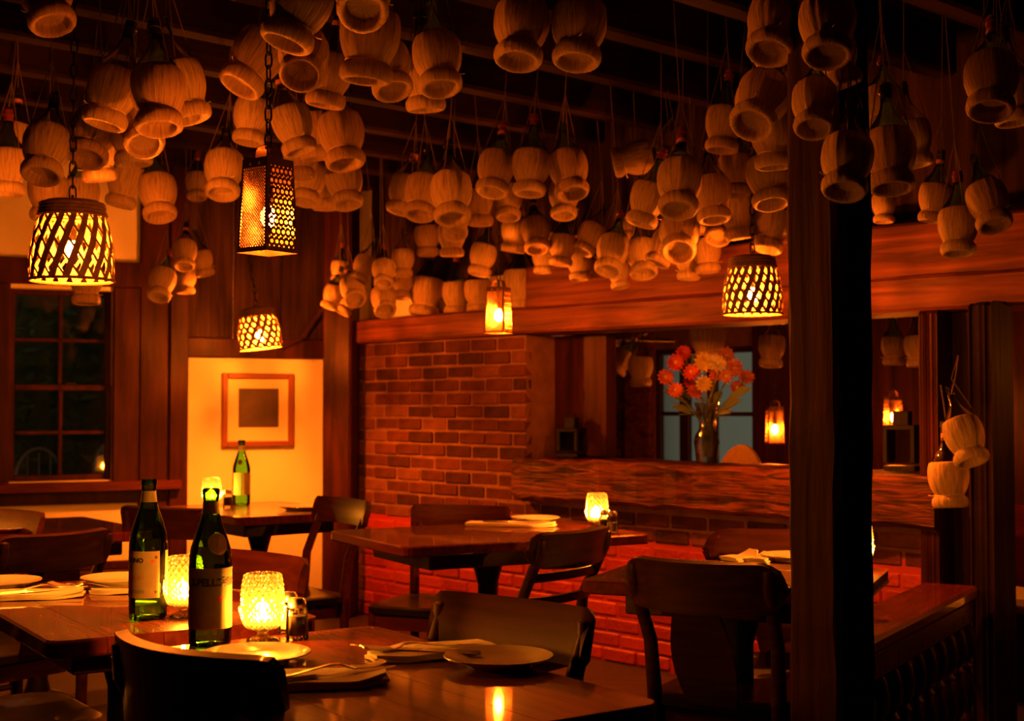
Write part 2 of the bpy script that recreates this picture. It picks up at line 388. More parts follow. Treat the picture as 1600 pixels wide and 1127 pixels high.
timber('header_board', BS(835), 5.2, -0.06, 0.16, OPZ1 + 0.125, OPZ1 + 0.34, 'beam', parent=None, label='wide timber board lying on top of the header beam', cat='beam').name = 'trim_2'
peg = MB(); peg.lathe([(0.0005, -0.003), (0.017, -0.003), (0.019, 0.0)], 14); pegm = peg.mesh('peg_hole', M['void'], True)
for px, py in ((893, 503), (960, 504), (1073, 494), (1449, 472), (1530, 467)):
    p = on_wall(px, py, -0.0985); o = link('peg_hole', pegm, hb); o.matrix_world = T(p) @ rotz(WA) @ Matrix.Rotation(R(90), 4, 'X')
    o.matrix_parent_inverse = hb.matrix_world.inverted()
timber('trim_3', BS(820), BS(1478), -0.10, 0.27, 0.735, OPZ0, 'mantel', 'rough hewn timber sill of the serving hatch', 'sill', bev=0.02, wob=0.010, seg=30)
timber('trim_4', BS(824) - 0.02, BS(824) + 0.36, 0.20, 0.27, OPZ0, OPZ1, 'panel', 'wide wooden jamb board at the brick end of the hatch', 'jamb', wob=0.001)
timber('trim_5', BS(1452), BS(1481), -0.07, 0.25, 0.0, OPZ1, 'panel', 'reddish wooden post closing the hatch beside the dark planks', 'post', wob=0.003)
timber('trim_6', BS(1514, -0.2), BS(1584, -0.05), -0.20, -0.05, 0.0, OPZ1 + 0.01, 'blackpost', 'dark square post with two straw flasks hung on it', 'post', wob=0.004)
# corner post
cpost = MB(); cpost.bbox((0, 0, 0), (0.17, 0.17, CEIL), 0.012)
o = cpost.build('trim_7', M['panel']); o.location = at(533, 635, 7.86); o.location.z = CEIL / 2; o.rotation_euler = (0, 0, R(-12))
struct(o, 'red-brown corner post between picture wall and brick wall', 'post')

# ---- window wall
WAV = math.atan2(V.y, V.x)
def vbox(m, q0, q1, t0, t1, z0, z1):     # q leftwards, t out of the wall into the room
    return m.box(WP((q0 + q1) / 2, (t0 + t1) / 2, (z0 + z1) / 2), (abs(q1 - q0), abs(t1 - t0), z1 - z0), MW_)
def zq(px, py, t=0.0): return on_win(px, py, t).z
QW0, QW1 = WQ(176), WQ(14)               # window opening (right, left)
ZW0, ZW1 = zq(95, 752), zq(95, 452)
QA0, QA1 = WQ(505), WQ(292)              # picture bay
wl = MB()
vbox(wl, -0.3, QW0, -0.18, 0, 0, CEIL); vbox(wl, QW1, 10.5, -0.18, 0, 0, CEIL)
vbox(wl, QW0, QW1, -0.18, 0, 0, ZW0); vbox(wl, QW0, QW1, -0.18, 0, ZW1, CEIL)
wall_left = struct(wl.build('wall_left', M['plaster']), 'cream plaster wall with sash window and framed picture', 'wall')
def vpart(name, q0, q1, t0, t1, z0, z1, mt, parent, bev=0.006):
    m = MB(); m.bbox((0, 0, 0), (abs(q1 - q0), abs(t1 - t0), z1 - z0), bev)
    o = m.build(name, M[mt], parent); o.location = WP((q0 + q1) / 2, (t0 + t1) / 2, (z0 + z1) / 2); o.rotation_euler = (0, 0, WAV); return o
ZH = zq(400, 560)
vpart('bay_header', QA0 - 0.05, QA1 + 0.02, 0, 0.05, ZH, ZH + 0.11, 'panel', wall_left)
for a, b in ((QA0 - 0.05, QA0 + 0.26), (QA0 + 0.265, QA0 + 0.54), (QA0 + 0.545, QA1 + 0.02)): vpart('plank', a, b, 0, 0.025, ZH + 0.11, CEIL, 'post', wall_left)
q = WQ(292)
for px0, px1, t in ((291, 262, .055), (260, 216, .040)): vpart('plank', WQ(px0), WQ(px1), 0, t, 0, CEIL, 'panel', wall_left)
vpart('dado_rail', QW0 - 0.22, 6.0, 0, 0.02, zq(95, 893), zq(95, 880), 'panel', wall_left)
vpart('bench_back', QW0 - 0.22, 6.0, 0, 0.10, 0.0, zq(95, 893), 'chair', wall_left)
# the sash window
win = empty('window_1', WP((QW0 + QW1) / 2, -0.06, ZW0)); win.rotation_euler = (0, 0, WAV); struct(win, 'small-paned sash window looking onto the dark garden', 'window')
ww, wh = QW1 - QW0, ZW1 - ZW0
def wpart(name, x0, x1, y0, y1, z0, z1, mt='panel', b=0.004, parent=win):
    m = MB(); m.bbox(((x0 + x1) / 2, (y0 + y1) / 2, (z0 + z1) / 2), (x1 - x0, y1 - y0, z1 - z0), b); return m.build(name, M[mt], parent)
hw = ww / 2
wpart('casing', -hw - 0.11, -hw, -0.09, -0.04, -0.06, wh + 0.02); wpart('casing', hw, hw + 0.16, -0.09, -0.04, -0.06, wh + 0.02)
wpart('head_casing', -hw - 0.13, hw + 0.18, -0.10, -0.04, wh + 0.02, wh + 0.16)
wpart('sill', -hw - 0.35, hw + 0.36, -0.17, 0.06, -0.055, -0.005, 'redchair'); wpart('apron', -hw - 0.30, hw + 0.28, -0.10, -0.05, -0.125, -0.055)
zm = zq(95, 606) - ZW0
def sash(y, z0, z1):
    s_ = empty('sash'); s_.parent = win
    fw = 0.032
    wpart('stile', -hw, -hw + fw, y, y + .03, z0, z1, parent=s_); wpart('stile', hw - fw, hw, y, y + .03, z0, z1, parent=s_)
    wpart('rail', -hw + fw, hw - fw, y, y + .03, z0, z0 + fw, parent=s_); wpart('rail', -hw + fw, hw - fw, y, y + .03, z1 - fw, z1, parent=s_)
    wpart('muntin', -.011, .011, y + .004, y + .026, z0 + fw, z1 - fw, parent=s_); zc = (z0 + z1) / 2
    wpart('muntin', -hw + fw, hw - fw, y + .004, y + .026, zc - .011, zc + .011, parent=s_)
    for xa, xb in ((-hw + fw, -.011), (.011, hw - fw)):
        for za, zb in ((z0 + fw, zc - .011), (zc + .011, z1 - fw)): wpart('pane', xa, xb, y + .013, y + .017, za, zb, 'pane', .0005, parent=s_)
sash(0.02, zm - 0.015, wh); sash(-0.015, 0.0, zm + 0.017)
wpart('sash_lock', 0.02, 0.08, -0.03, -0.015, zm + 0.015, zm + 0.03, 'iron')
# garden beyond the window
gm = MB(); gm.box(WP(3.0, -5.4, -0.36), (14, 10.2, 0.1), MW_); tag(gm.build('garden_ground', M['grass']), 'dark ground of the garden outside the window', 'ground', kind='structure')
hm = MB(); rg = random.Random(3)
for i in range(3600):
    c = WP(rg.uniform(-0.6, 4.0), -3.4 + rg.uniform(-.35, .25) , rg.uniform(0.0, 2.6)); a = Vector((rg.gauss(0, 1), rg.gauss(0, 1), rg.gauss(0, 1))).normalized(); b = a.orthogonal().normalized()
    l = rg.uniform(.04, .09); hm.add([c - a * l, c + b * l * .4, c + a * l, c - b * l * .4], [(0, 1, 2, 3)])
hm.box(WP(1.7, -3.75, 1.2), (6.5, 0.5, 2.9), MW_)
tag(hm.build('hedge_foliage', M['hedge']), 'dark green hedge foliage seen through the sash window', 'hedge', kind='stuff')
def garden_chair(px, py, d, w, a, label):
    g = empty('garden_chair', at(px, py, d)); g.location.z = -0.3; g.rotation_euler = (0, 0, a); tag(g, label, 'chair', 'garden chairs outside the window')
    top = at(px, py, d).z + 0.3
    m = MB(); m.tube([(-w, 0.2, .42)] + [(-w * math.cos(R(t)), 0.2, top - .22 + .22 * math.sin(R(t))) for t in range(0, 181, 15)] + [(w, 0.2, .42)], .012, 6); m.build('back_hoop', M['garden'], g, True)
    for x in (-.5, 0, .5):
        m = MB(); m.tube([(x * w, .2, .42), (x * w, .2, top - .03)], .006, 5); m.build('spindle', M['garden'], g, True)
    m = MB(); m.lathe([(.001, .42), (.24, .42), (.24, .44), (.001, .44)], 20); m.build('seat', M['garden'], g)
    for x, y in ((-.18, .16), (.18, .16), (-.18, -.16), (.18, -.16)):
        m = MB(); m.tube([(x, y, .42), (x * 1.2, y * 1.2, 0)], .011, 6); m.build('leg', M['garden'], g, True)
garden_chair(62, 702, 9.2, .15, R(20), 'white iron garden chair seen through the pane nearer the window edge')
garden_chair(140, 692, 9.0, .17, R(-30), 'white iron garden chair seen through the pane beside the wooden panelling')

# ---- remaining sides of this room and the room beyond the hatch
m = MB(); wbox(m, smin, SMAX, TMIN - 0.1, TMIN, 0, CEIL); struct(m.build('wall_rear', M['panel']))
m = MB(); wbox(m, SMAX, SMAX + 0.1, TMIN, TMAX, 0, CEIL); struct(m.build('wall_right', M['panel']))
TB = 2.9
FG = [BS(1022, TB), BS(1180, TB)]        # glazed doorway in the far wall
wf = MB(); wbox(wf, SCORN - 0.6, FG[0], TB, TB + 0.1, 0, CEIL); wbox(wf, FG[1], SMAX, TB, TB + 0.1, 0, CEIL); wbox(wf, FG[0], FG[1], TB, TB + 0.1, 1.62, CEIL)
wall_far = struct(wf.build('wall_far', M['mortar']), 'brick wall of the room beyond the hatch', 'wall')
m = MB(); wbox(m, SCORN - 0.7, SCORN - 0.6, 0.25, TB, 0, CEIL); struct(m.build('wall_end', M['panel']))
def lay_far(s0, s1, z0, n):
    lay(s0, s1, z0, n, False, wall_far, t=TB - 0.022)
lay_far(BS(895, TB), BS(985, TB), 0.60, 16)
m = MB(); wbox(m, FG[1], SMAX, TB - 0.03, TB, 0, CEIL); m.build('plank_cladding', M['panel'], wall_far)
m = MB(); wbox(m, BS(985, TB), FG[0], TB - 0.06, TB, 0, CEIL); m.build('door_post', M['beam'], wall_far)
dr = empty('door_1', BP((FG[0] + FG[1]) / 2, TB + 0.04, 0)); dr.rotation_euler = (0, 0, WA); struct(dr, 'glazed door with pale grey panes beyond the hatch', 'door')
dw = (FG[1] - FG[0]) / 2
def dpart(name, x0, x1, y0, y1, z0, z1, mt): 
    m = MB(); m.bbox(((x0 + x1) / 2, (y0 + y1) / 2, (z0 + z1) / 2), (x1 - x0, y1 - y0, z1 - z0), .004); return m.build(name, M[mt], dr)
for x in (-dw, -dw * .42, dw * .12, dw): dpart('stile', x - .045, x + .045, -.02, .02, 0, 1.62, 'chair')
dpart('rail', -dw, dw, -.02, .02, 0, .5, 'chair'); dpart('rail', -dw, dw, -.02, .02, 1.58, 1.62, 'chair'); dpart('rail', -dw, dw, -.015, .015, 1.13, 1.16, 'chair')
for xa, xb in ((-dw, -dw * .42), (-dw * .42, dw * .12), (dw * .12, dw)): dpart('pane', xa + .045, xb - .045, -.003, .003, .5, 1.58, 'pane')

# ================================================================== furniture
TZ = 0.74
def table(corner, e, la, lb, label, nplank=5, mt='table'):
    """corner: a top corner on the floor plan; e: unit direction of the planks; la along e, lb to its left"""
    e = Vector((e[0], e[1], 0)).normalized(); f = Vector((-e.y, e.x, 0))
    c = Vector((corner[0], corner[1], 0)) + e * la / 2 + f * lb / 2
    r = empty('dining_table', c); r.rotation_euler = (0, 0, math.atan2(e.y, e.x)); tag(r, label, 'table', 'dark varnished dining tables')
    th = 0.036; bw = lb / nplank
    # planks; the outer ones have rounded outer corners
    for i in range(nplank):
        y0, y1 = -lb / 2 + i * bw, -lb / 2 + (i + 1) * bw; g = 0.0006; rr = 0.03
        if i == 0: ol = [(-la / 2 + rr * (1 - math.sin(R(a))), y0 + rr * (1 - math.cos(R(a)))) for a in (90, 60, 30, 0)] + [(la / 2 - rr * (1 - math.sin(R(a))), y0 + rr * (1 - math.cos(R(a)))) for a in (0, 30, 60, 90)] + [(la / 2, y1 - g), (-la / 2, y1 - g)]
        elif i == nplank - 1: ol = [(-la / 2, y0 + g), (la / 2, y0 + g)] + [(la / 2 - rr * (1 - math.sin(R(a))), y1 - rr * (1 - math.cos(R(a)))) for a in (90, 60, 30, 0)] + [(-la / 2 + rr * (1 - math.sin(R(a))), y1 - rr * (1 - math.cos(R(a)))) for a in (0, 30, 60, 90)]
        else: ol = [(-la / 2, y0 + g), (la / 2, y0 + g), (la / 2, y1 - g), (-la / 2, y1 - g)]
        cy_ = (y0 + y1) / 2; ol = [(x, y - cy_) for x, y in ol]; n = len(ol); b = 0.005
        def ins(o, k):
            return [(x - k * (1 if x > la / 2 - rr else -1 if x < -la / 2 + rr else 0), y - (k if (i == 0 and y < 0) else -k if (i == nplank - 1 and y > 0) else 0) * (-1 if (i == 0 and y < 0) else 1)) for x, y in o]
        m = MB(); ring = [(ins(ol, b * .8), TZ - th), (ol, TZ - th + b), (ol, TZ - b), (ins(ol, b), TZ - random.uniform(0, .0004))]
        m.add([(x, y, z) for o_, z in ring for x, y in o_], [tuple(range(n - 1, -1, -1)), tuple(range(3 * n, 4 * n))] + [(k * n + j, k * n + (j + 1) % n, (k + 1) * n + (j + 1) % n, (k + 1) * n + j) for k in range(3) for j in range(n)])
        o = m.build('plank', M[mt], r); o.location.y = cy_
    m = MB(); m.bbox((0, 0, TZ - th - .03), (la * .72, lb * .72, .058), .004); m.build('apron', M['chair'], r)
    m = MB(); m.lathe([(.055, .07), (.055, .10), (.038, .16), (.036, .55), (.055, .62), (.06, TZ - th - .058)], 18, cap0=True, cap1=True); m.build('pedestal', M['iron'], r, True)
    for a in range(4):
        an = R(45 + 90 * a); m = MB(); d = Vector((math.cos(an), math.sin(an), 0))
        m.tube([d * .02 + Vector((0, 0, .10)), d * .16 + Vector((0, 0, .065)), d * .31 + Vector((0, 0, .018))], [.034, .026, .018], 8); m.build('foot', M['iron'], r, True)
    return r
table((-0.758, 2.565), (0.577, -0.817), 0.925, 0.56, 'dining table set with two plates and a candle, a bottle on its corner')
T1 = bpy.data.objects['dining_table']; 
table((-1.405, 3.46), (0.54, -0.842), 0.93, 0.575, 'dining table holding the bottle whose label faces sideways, beside the window')
table((-0.680, 5.085), (0.475, -0.880), 0.69, 0.97, 'dining table before the brick wall with one candle and shakers', 6)
table((0.411, 4.182), (-0.39, -0.92), 0.60, 0.72, 'dining table with folded napkins beyond the square timber post', 5)
table((-1.62, 6.30), (0.60, -0.80), 0.82, 0.60, 'small dining table standing under the framed picture', 5)
table((-2.28, 5.36), (0.60, -0.80), 0.80, 0.60, 'dining table at the window, cut by the picture edge', 5)

def chair(rail_mid, face, label, style='curved', mt='chair', zt=0.82, rh=0.115, hw=0.215, slats=0, splat=False, posts_out=True, curve=0.055, lean=0.020, sd=1.0):
    """rail_mid: middle of the top rail in plan; face: direction the sitter looks"""
    f = Vector((face[0], face[1], 0)).normalized(); rz = math.atan2(f.y, f.x) - R(90)
    yb = -0.255
    o = Vector((rail_mid[0], rail_mid[1], 0)) - (rotz(rz) @ Vector((0, yb - curve * .5, 0)))
    r = empty('dining_chair', o); r.rotation_euler = (0, 0, rz); tag(r, label, 'chair', 'wooden dining chairs')
    S = 0.455; sy = lambda y: (y + .205) * sd - .205
    # seat
    m = MB(); ol = rrect(.42, .41, .09, 5)
    ol = [(x * (1 - .10 * (0.5 - y / .41) * .5), y * sd) for x, y in ol]; n = len(ol); yo = .205 * (sd - 1)
    ring = [(0.93, S - .035), (1.0, S - .028), (1.0, S - .006), (0.93, S), (0.70, S - .004), (0.001, S - .008)]
    m.add([(x * k, y * k + yo, z) for k, z in ring for x, y in ol], [tuple(range(n - 1, -1, -1))] + [(a * n + j, a * n + (j + 1) % n, (a + 1) * n + (j + 1) % n, (a + 1) * n + j) for a in range(5) for j in range(n)])
    m.build('seat', M['seat'], r, True)
    m = MB(); m.add([(x * .95, y * .95 + yo, z) for z in (S - .085, S - .034) for x, y in ol], [(j, (j + 1) % n, n + (j + 1) % n, n + j) for j in range(n)] + [tuple(range(n - 1, -1, -1)), tuple(range(n, 2 * n))]); m.build('seat_ring', M[mt], r, True)
    # legs and posts
    for sx in (-1, 1):
        m = MB(); m.tube([(sx * .17, sy(.165), S - .03), (sx * .185, sy(.185), .0)], [.021, .014], 10); m.build('leg', M[mt], r, True)
        xp = hw - (0.035 if posts_out else .015)
        yr = yb - curve * (1 - (xp / hw) ** 2) 
        m = MB(); pts = [(sx * .165, -.235, 0), (sx * .165, -.190, S * .6), (sx * .168, -.190, S), (sx * (xp + .165) / 2, -.205, S + .14), (sx * xp, yr - .018, zt - rh * .5), (sx * xp, yr - .020, zt - .022), (sx * xp, yr - .016, zt - .016)]
        m.tube(pts, [.015, .018, .020, .018, .0165, .0165, .008], 10); m.build('back_post', M[mt], r, True)
        m = MB(); m.tube([(sx * .176, sy(.175), .22), (sx * .166, -.20, .24)], .010, 8); m.build('stretcher', M[mt], r, True)
    m = MB(); m.tube([(-.178, sy(.178), .27), (.178, sy(.178), .27)], .010, 8); m.build('stretcher', M[mt], r, True)
    # top rail: curved board with rounded ends
    nu, nv = 33, 9; grid = []
    er = rh * (.48 if style == 'curved' else .16)
    for i in range(nu):
        x = -hw + 2 * hw * i / (nu - 1)
        dx = max(0, abs(x) - (hw - er)); c = er - math.sqrt(max(0, er * er - dx * dx)) if dx > 0 else 0
        top = zt - c * .98; bot = zt - rh + c * .98
        if style == 'curved': bot += -.012 * (1 - (x / hw) ** 2) + .012; top += -.004 * (1 - (x / hw) ** 2)
        y = yb - curve * (1 - (x / hw) ** 2)
        grid.append([Vector((x, y - lean * (j / (nv - 1)) + .003 * math.sin(math.pi * j / (nv - 1)), bot + (top - bot) * j / (nv - 1))) for j in range(nv)])
    m = MB(); m.sheet(grid, .022); m.build('top_rail', M[mt], r, True)
    if splat:
        g = []
        for i in range(9):
            x = -.062 + .124 * i / 8
            g.append([Vector((x * (1 + .35 * math.sin(math.pi * j / 8)), -.195 - (.06 + curve) * (j / 8) ** .8, S - .02 + (zt - rh + .02 - S) * j / 8)) for j in range(9)])
        m = MB(); m.sheet(g, .012); m.build('splat', M[mt], r, True)
    for k in range(slats):
        z = S + .075 + k * .075; y0 = -.205 - .02 * k; xw = .165 + .006 * k
        g = [[Vector((x * xw, y0 - .03 * (1 - x * x), z + h)) for h in (-.013, 0, .013)] for x in [i / 8 - 1 for i in range(17)]]
        m = MB(); m.sheet(g, .014); m.build('back_slat', M[mt], r, True)
    return r
chair((-0.520, 2.205), (0.66, 0.75), 'dark chair with its curved back turned to the viewer, nearest of all', style='flat', rh=.15, curve=.07, splat=True, sd=.72)
chair((0.470, 3.42), (0.50, 0.866), 'dark chair with rounded curved back and central splat beside the timber post', splat=True, curve=.06, rh=.135)
chair((0.186, 4.25), (-0.80, 0.60), 'dark slat-backed chair pulled up to the table before the brick wall', slats=3, curve=.05)
chair((-0.012, 2.676), (-0.64, -0.76), 'chair with straight brown top rail behind the plate on the near table', style='flat', mt='dullchair', rh=.105, curve=.02, posts_out=False, hw=.20, lean=.032, sd=.72)
chair((0.83, 4.24), (-0.12, -0.99), 'reddish chair with broad rounded back beyond the napkins, half hidden by post', mt='redchair', rh=.15, hw=.23, curve=.03, splat=True)
chair((-0.205, 5.50), (-0.35, -0.93), 'chair with straight back standing between the brick wall and its table', style='flat', mt='redchair', rh=.10, curve=.03, zt=.80)
chair((-0.70, 5.62), (-0.80, -0.60), 'reddish chair under the corner post, facing the picture table', style='flat', mt='redchair', rh=.10, curve=.03)
chair((-0.685, 3.56), (-0.62, -0.78), 'reddish chair back seen between the standing bottle and the near candle', style='flat', mt='redchair', rh=.10, curve=.03)
chair((-1.385, 4.16), (-0.80, 0.60), 'dark rounded chair back in front of the lit plaster under the window', curve=.06, splat=True)
chair((-1.30, 5.15), (0.45, 0.89), 'dark chair in front of the wooden panelling, half behind a bottle', style='flat', curve=.03)
chair((-1.86, 5.02), (-0.55, -0.83), 'reddish chair back at the table by the window, cut by picture edge', style='flat', mt='redchair', curve=.03)
chair((-1.47, 3.18), (0.80, 0.60), 'chair of which only the black seat shows, under the nearest table corner')

# ================================================================== tableware
def glassware_mesh(): pass
def bottle_profile():
    return [(.001, .006), (.030, .004), (.0385, .0), (.0405, .006), (.041, .02), (.041, .158), (.0405, .170), (.038, .186), (.030, .212), (.0215, .236), (.0165, .254), (.0148, .272), (.0145, .280), (.0162, .282), (.0162, .290), (.0150, .292), (.0150, .300)]
BP_ = bottle_profile()
bme = MB().lathe(BP_, 36, cap1=True).mesh('glass_body', M['green'], 'all')
def rad(z):
    for (r0, z0), (r1, z1) in zip(BP_[4:], BP_[5:]):
        if z0 <= z <= z1: return r0 + (r1 - r0) * (z - z0) / max(1e-6, z1 - z0)
    return .041
def wrap(m, a0, a1, z0, z1, off=.0004, n=24, nz=2):
    """curved patch on the bottle; angles in degrees"""
    vs = []; 
    for i in range(n + 1):
        a = R(a0 + (a1 - a0) * i / n)
        for j in range(nz + 1):
            z = z0 + (z1 - z0) * j / nz; r = rad(z) + off; vs.append((r * math.cos(a), r * math.sin(a), z))
    return m.add(vs, [(i * (nz + 1) + j, (i + 1) * (nz + 1) + j, (i + 1) * (nz + 1) + j + 1, i * (nz + 1) + j + 1) for i in range(n) for j in range(nz)])
def lettering(txt, size, offset=0.0006, shear=0.0):
    cu = bpy.data.curves.new('t', 'FONT'); cu.body = txt; cu.size = size; cu.align_x = 'CENTER'; cu.offset = offset; cu.resolution_u = 2; cu.shear = shear
    ob = bpy.data.objects.new('t', cu); COL.objects.link(ob)
    me = bpy.data.meshes.new_from_object(ob.evaluated_get(bpy.context.evaluated_depsgraph_get()))
    vs = [tuple(v.co) for v in me.vertices]; fs = [tuple(p.vertices) for p in me.polygons]
    bpy.data.objects.remove(ob); bpy.data.curves.remove(cu); bpy.data.meshes.remove(me); return vs, fs
def wrap_text(name, txt, size, ac, z, parent, mt='ink', off=.0009, slope=0.0, sx=1.0, bold=.0006):
    vs, fs = lettering(txt, size, bold); out = []
    for x, y, _ in vs:
        zz = z + y + slope * x; r = rad(zz) + off; a = R(ac) + x * sx / r; out.append((r * math.cos(a), r * math.sin(a), zz))
    m = MB(); m.add(out, fs); return m.build(name, M[mt], parent)
def ring_on(m, z, a0, a1, w=.0012, off=.0007): wrap(m, a0, a1, z - w / 2, z + w / 2, off, 20, 1); return m
def star(m, ac, z, s, off=.0008):
    pts = []; a = R(ac)
    for k in range(10):
        q = s * (1 if k % 2 == 0 else .42); t = R(90 + 36 * k); x, y = q * math.cos(t), q * math.sin(t); r = rad(z + y) + off
        pts.append((r * math.cos(a + x / r), r * math.sin(a + x / r), z + y))
    r = rad(z) + off; return m.add(pts + [(r * math.cos(a), r * math.sin(a), z)], [(k, (k + 1) % 10, 10) for k in range(10)])
def disc_on(m, ac, z, s, off):
    pts = []; a = R(ac)
    for k in range(20):
        t = 2 * math.pi * k / 20; x, y = s * math.cos(t), s * math.sin(t); r = rad(z + y) + off
        pts.append((r * math.cos(a + x / r), r * math.sin(a + x / r), z + y))
    r = rad(z) + off; return m.add(pts + [(r * math.cos(a), r * math.sin(a), z)], [(k, (k + 1) % 20, 20) for k in range(20)])
def bottle(p, label, turn, kind):
    """turn: degrees from the viewer's direction to the label's middle"""
    r = empty('mineral_water_bottle', p); tag(r, label, 'bottle', 'green mineral water bottles')
    fa = math.degrees(math.atan2(-p.y, -p.x)); r.rotation_euler = (0, 0, R(fa))
    link('glass_body', bme, r)
    m = MB(); wrap(m, -180, 180, .252, .276, .0006, 28, 3); m.build('neck_foil', M['foil'], r, 'all')
    m = MB(); m.lathe([(.0162, .2885), (.0172, .290), (.0172, .298), (.0150, .3015), (.001, .302)], 24); m.build('crown_cap' if kind == 'open' else 'bottle_mouth', M['dkgreen'] if kind != 'open' else M['rule'], r, True)
    lb = MB()
    if kind == 'back':
        z0, z1, a0, a1 = .048, .148, turn - 80, turn + 80
        lo = wrap(lb, a0, a1, z0, z1).build('label_paper', M['label'], r, 'all')
        q = MB(); ring_on(q, z1 - .005, a0 + 4, a1 - 4); ring_on(q, z0 + .005, a0 + 4, a1 - 4); wrap(q, a0 + 4, a0 + 5.5, z0 + .005, z1 - .005, .0007, 2); wrap(q, a1 - 5.5, a1 - 4, z0 + .005, z1 - .005, .0007, 2); q.build('border_rule', M['rule'], lo, 'all')
        wrap_text('lettering', 'S.PELLEGRINO', .0140, turn - 30, .124, lo)
        wrap_text('lettering', 'S.PELLEGRINO', .0130, turn - 24, .078, lo, 'rule', slope=.30, bold=.0003)
        for a in (a0 + 12, a1 - 12):
            for z in (z0 + .013, z1 - .013): q = MB(); star(q, a, z, .005); q.build('corner_ornament', M['ink'], lo)
        q = MB(); wrap(q, turn - 20, turn + 34, z0 + .010, z0 + .018, .0007, 10, 1); q.build('foot_panel', M['labelgreen'], lo, 'all')
        q = MB(); star(q, turn + 58, .127, .006); q.build('red_star', M['star'], lo)
        q = MB(); wrap(q, turn + 104, turn + 165, z0, z1).build('side_label', M['label'], r, 'all')
    elif kind == 'front':
        z0, z1, a0, a1 = .034, .150, turn - 140, turn + 140
        lo = wrap(lb, a0, a1, z0, z1).build('label_paper', M['labelgreen'], r, 'all')
        q = MB(); ring_on(q, z1 - .003, a0, a1, .0016); ring_on(q, z0 + .002, a0, a1, .0016); q.build('border_rule', M['rule'], lo, 'all')
        wrap_text('lettering', 'S.PELLEGRINO', .0195, turn, .117, lo, bold=.0010)
        q = MB(); star(q, turn - 4, .092, .0085); q.build('red_star', M['star'], lo)
        q = MB(); disc_on(q, turn - 5, .196, .0205, .0008); s_ = q.build('shoulder_seal', M['seal'], r)
        q = MB(); disc_on(q, turn - 5, .196, .0165, .0012); q.build('seal_centre', M['rule'], s_)
        q = MB(); disc_on(q, turn - 5, .196, .0155, .0016); q.build('seal_centre', M['seal'], s_)
    else:
        z0, z1 = .048, .150
        lo = wrap(lb, turn - 60, turn - 4, z0, z1).build('label_paper', M['label'], r, 'all')
        q = MB(); wrap(q, turn + 8, turn + 70, z0, z1).build('label_paper', M['label'], r, 'all')
        q = MB(); disc_on(q, turn - 12, .200, .012, .0008); q.build('shoulder_seal', M['ink'], r)
    return r
bottle(on_z(231, 966, TZ), 'green water bottle with cream framed label, on the table beside the window', -45, 'back')
bottle(on_z(328, 1007, TZ), 'green water bottle with greenish label and round shoulder seal beside the candle', 30, 'front')
bottle(on_z(377, 789, TZ), 'small-looking green water bottle far off under the framed picture', 0, 'far')

# ---- cut-glass candle lamps
def votive():
    r = empty('candle_lamp')
    def dia(n, k, a): return lambda an, j, z: 1 + a * (abs(math.sin(n * an / 2 + z * k)) + abs(math.sin(n * an / 2 - z * k)) - 1)
    m = MB(); m.lathe([(.001, 0), (.031, 0), (.033, .003), (.028, .007), (.012, .012), (.010, .018), (.016, .023), (.028, .026)], 28); m.build('foot', M['cut'], r, True)
    pr = [(.028, .026), (.035, .033), (.039, .045), (.0425, .058), (.0445, .066), (.044, .070), (.040, .071)]
    pr2 = []
    for (a, b), (c, d) in zip(pr, pr[1:]):
        for k in range(7): pr2.append((a + (c - a) * k / 7, b + (d - b) * k / 7))
    m = MB(); m.lathe(pr2, 176, fn=dia(22, 260, .07)); m.build('bowl', M['cut'], r)
    pr = [(.039, .071), (.0405, .080), (.0400, .095), (.0385, .110), (.0365, .124), (.034, .131), (.028, .1345)]
    pr2 = []
    for (a, b), (c, d) in zip(pr, pr[1:]):
        for k in range(8): pr2.append((a + (c - a) * k / 8, b + (d - b) * k / 8))
    m = MB(); m.lathe(pr2, 144, fn=dia(18, 170, .08)); m.build('shade', M['cut'], r)
    m = MB(); m.lathe([(.001, .030), (.019, .030), (.019, .046), (.016, .047), (.001, .046)], 18); m.build('candle', M['wax'], r, True)
    m = MB(); m.lathe([(.0005, .048), (.0045, .054), (.0055, .060), (.0035, .070), (.0004, .080)], 8); m.build('flame', M['flame'], r, 'all')
    return r
vt = votive()
CANDLES = [((410, 1003), 'lit cut-glass candle lamp beside the salt and pepper on the near table'),
           ((287, 965), 'lit cut-glass candle lamp half hidden between the two green bottles'),
           ((933, 826), 'small lit candle lamp with shakers in front of the brick wall'),
           ((331, 792), 'blurred lit candle lamp on the table under the picture'),
           ((1341, 890), 'lit candle lamp hidden by the square post on the napkin table')]
for i, (pp, lb) in enumerate(CANDLES):
    o = vt if i == 0 else copy_tree(vt); o.location = on_z(*pp, TZ); tag(o, lb, 'candle lamp', 'cut-glass candle lamps')
o = copy_tree(vt); o.location = (-2.34, 4.98, TZ); tag(o, 'lit candle lamp on the window table beyond the far plate', 'candle lamp', 'cut-glass candle lamps')

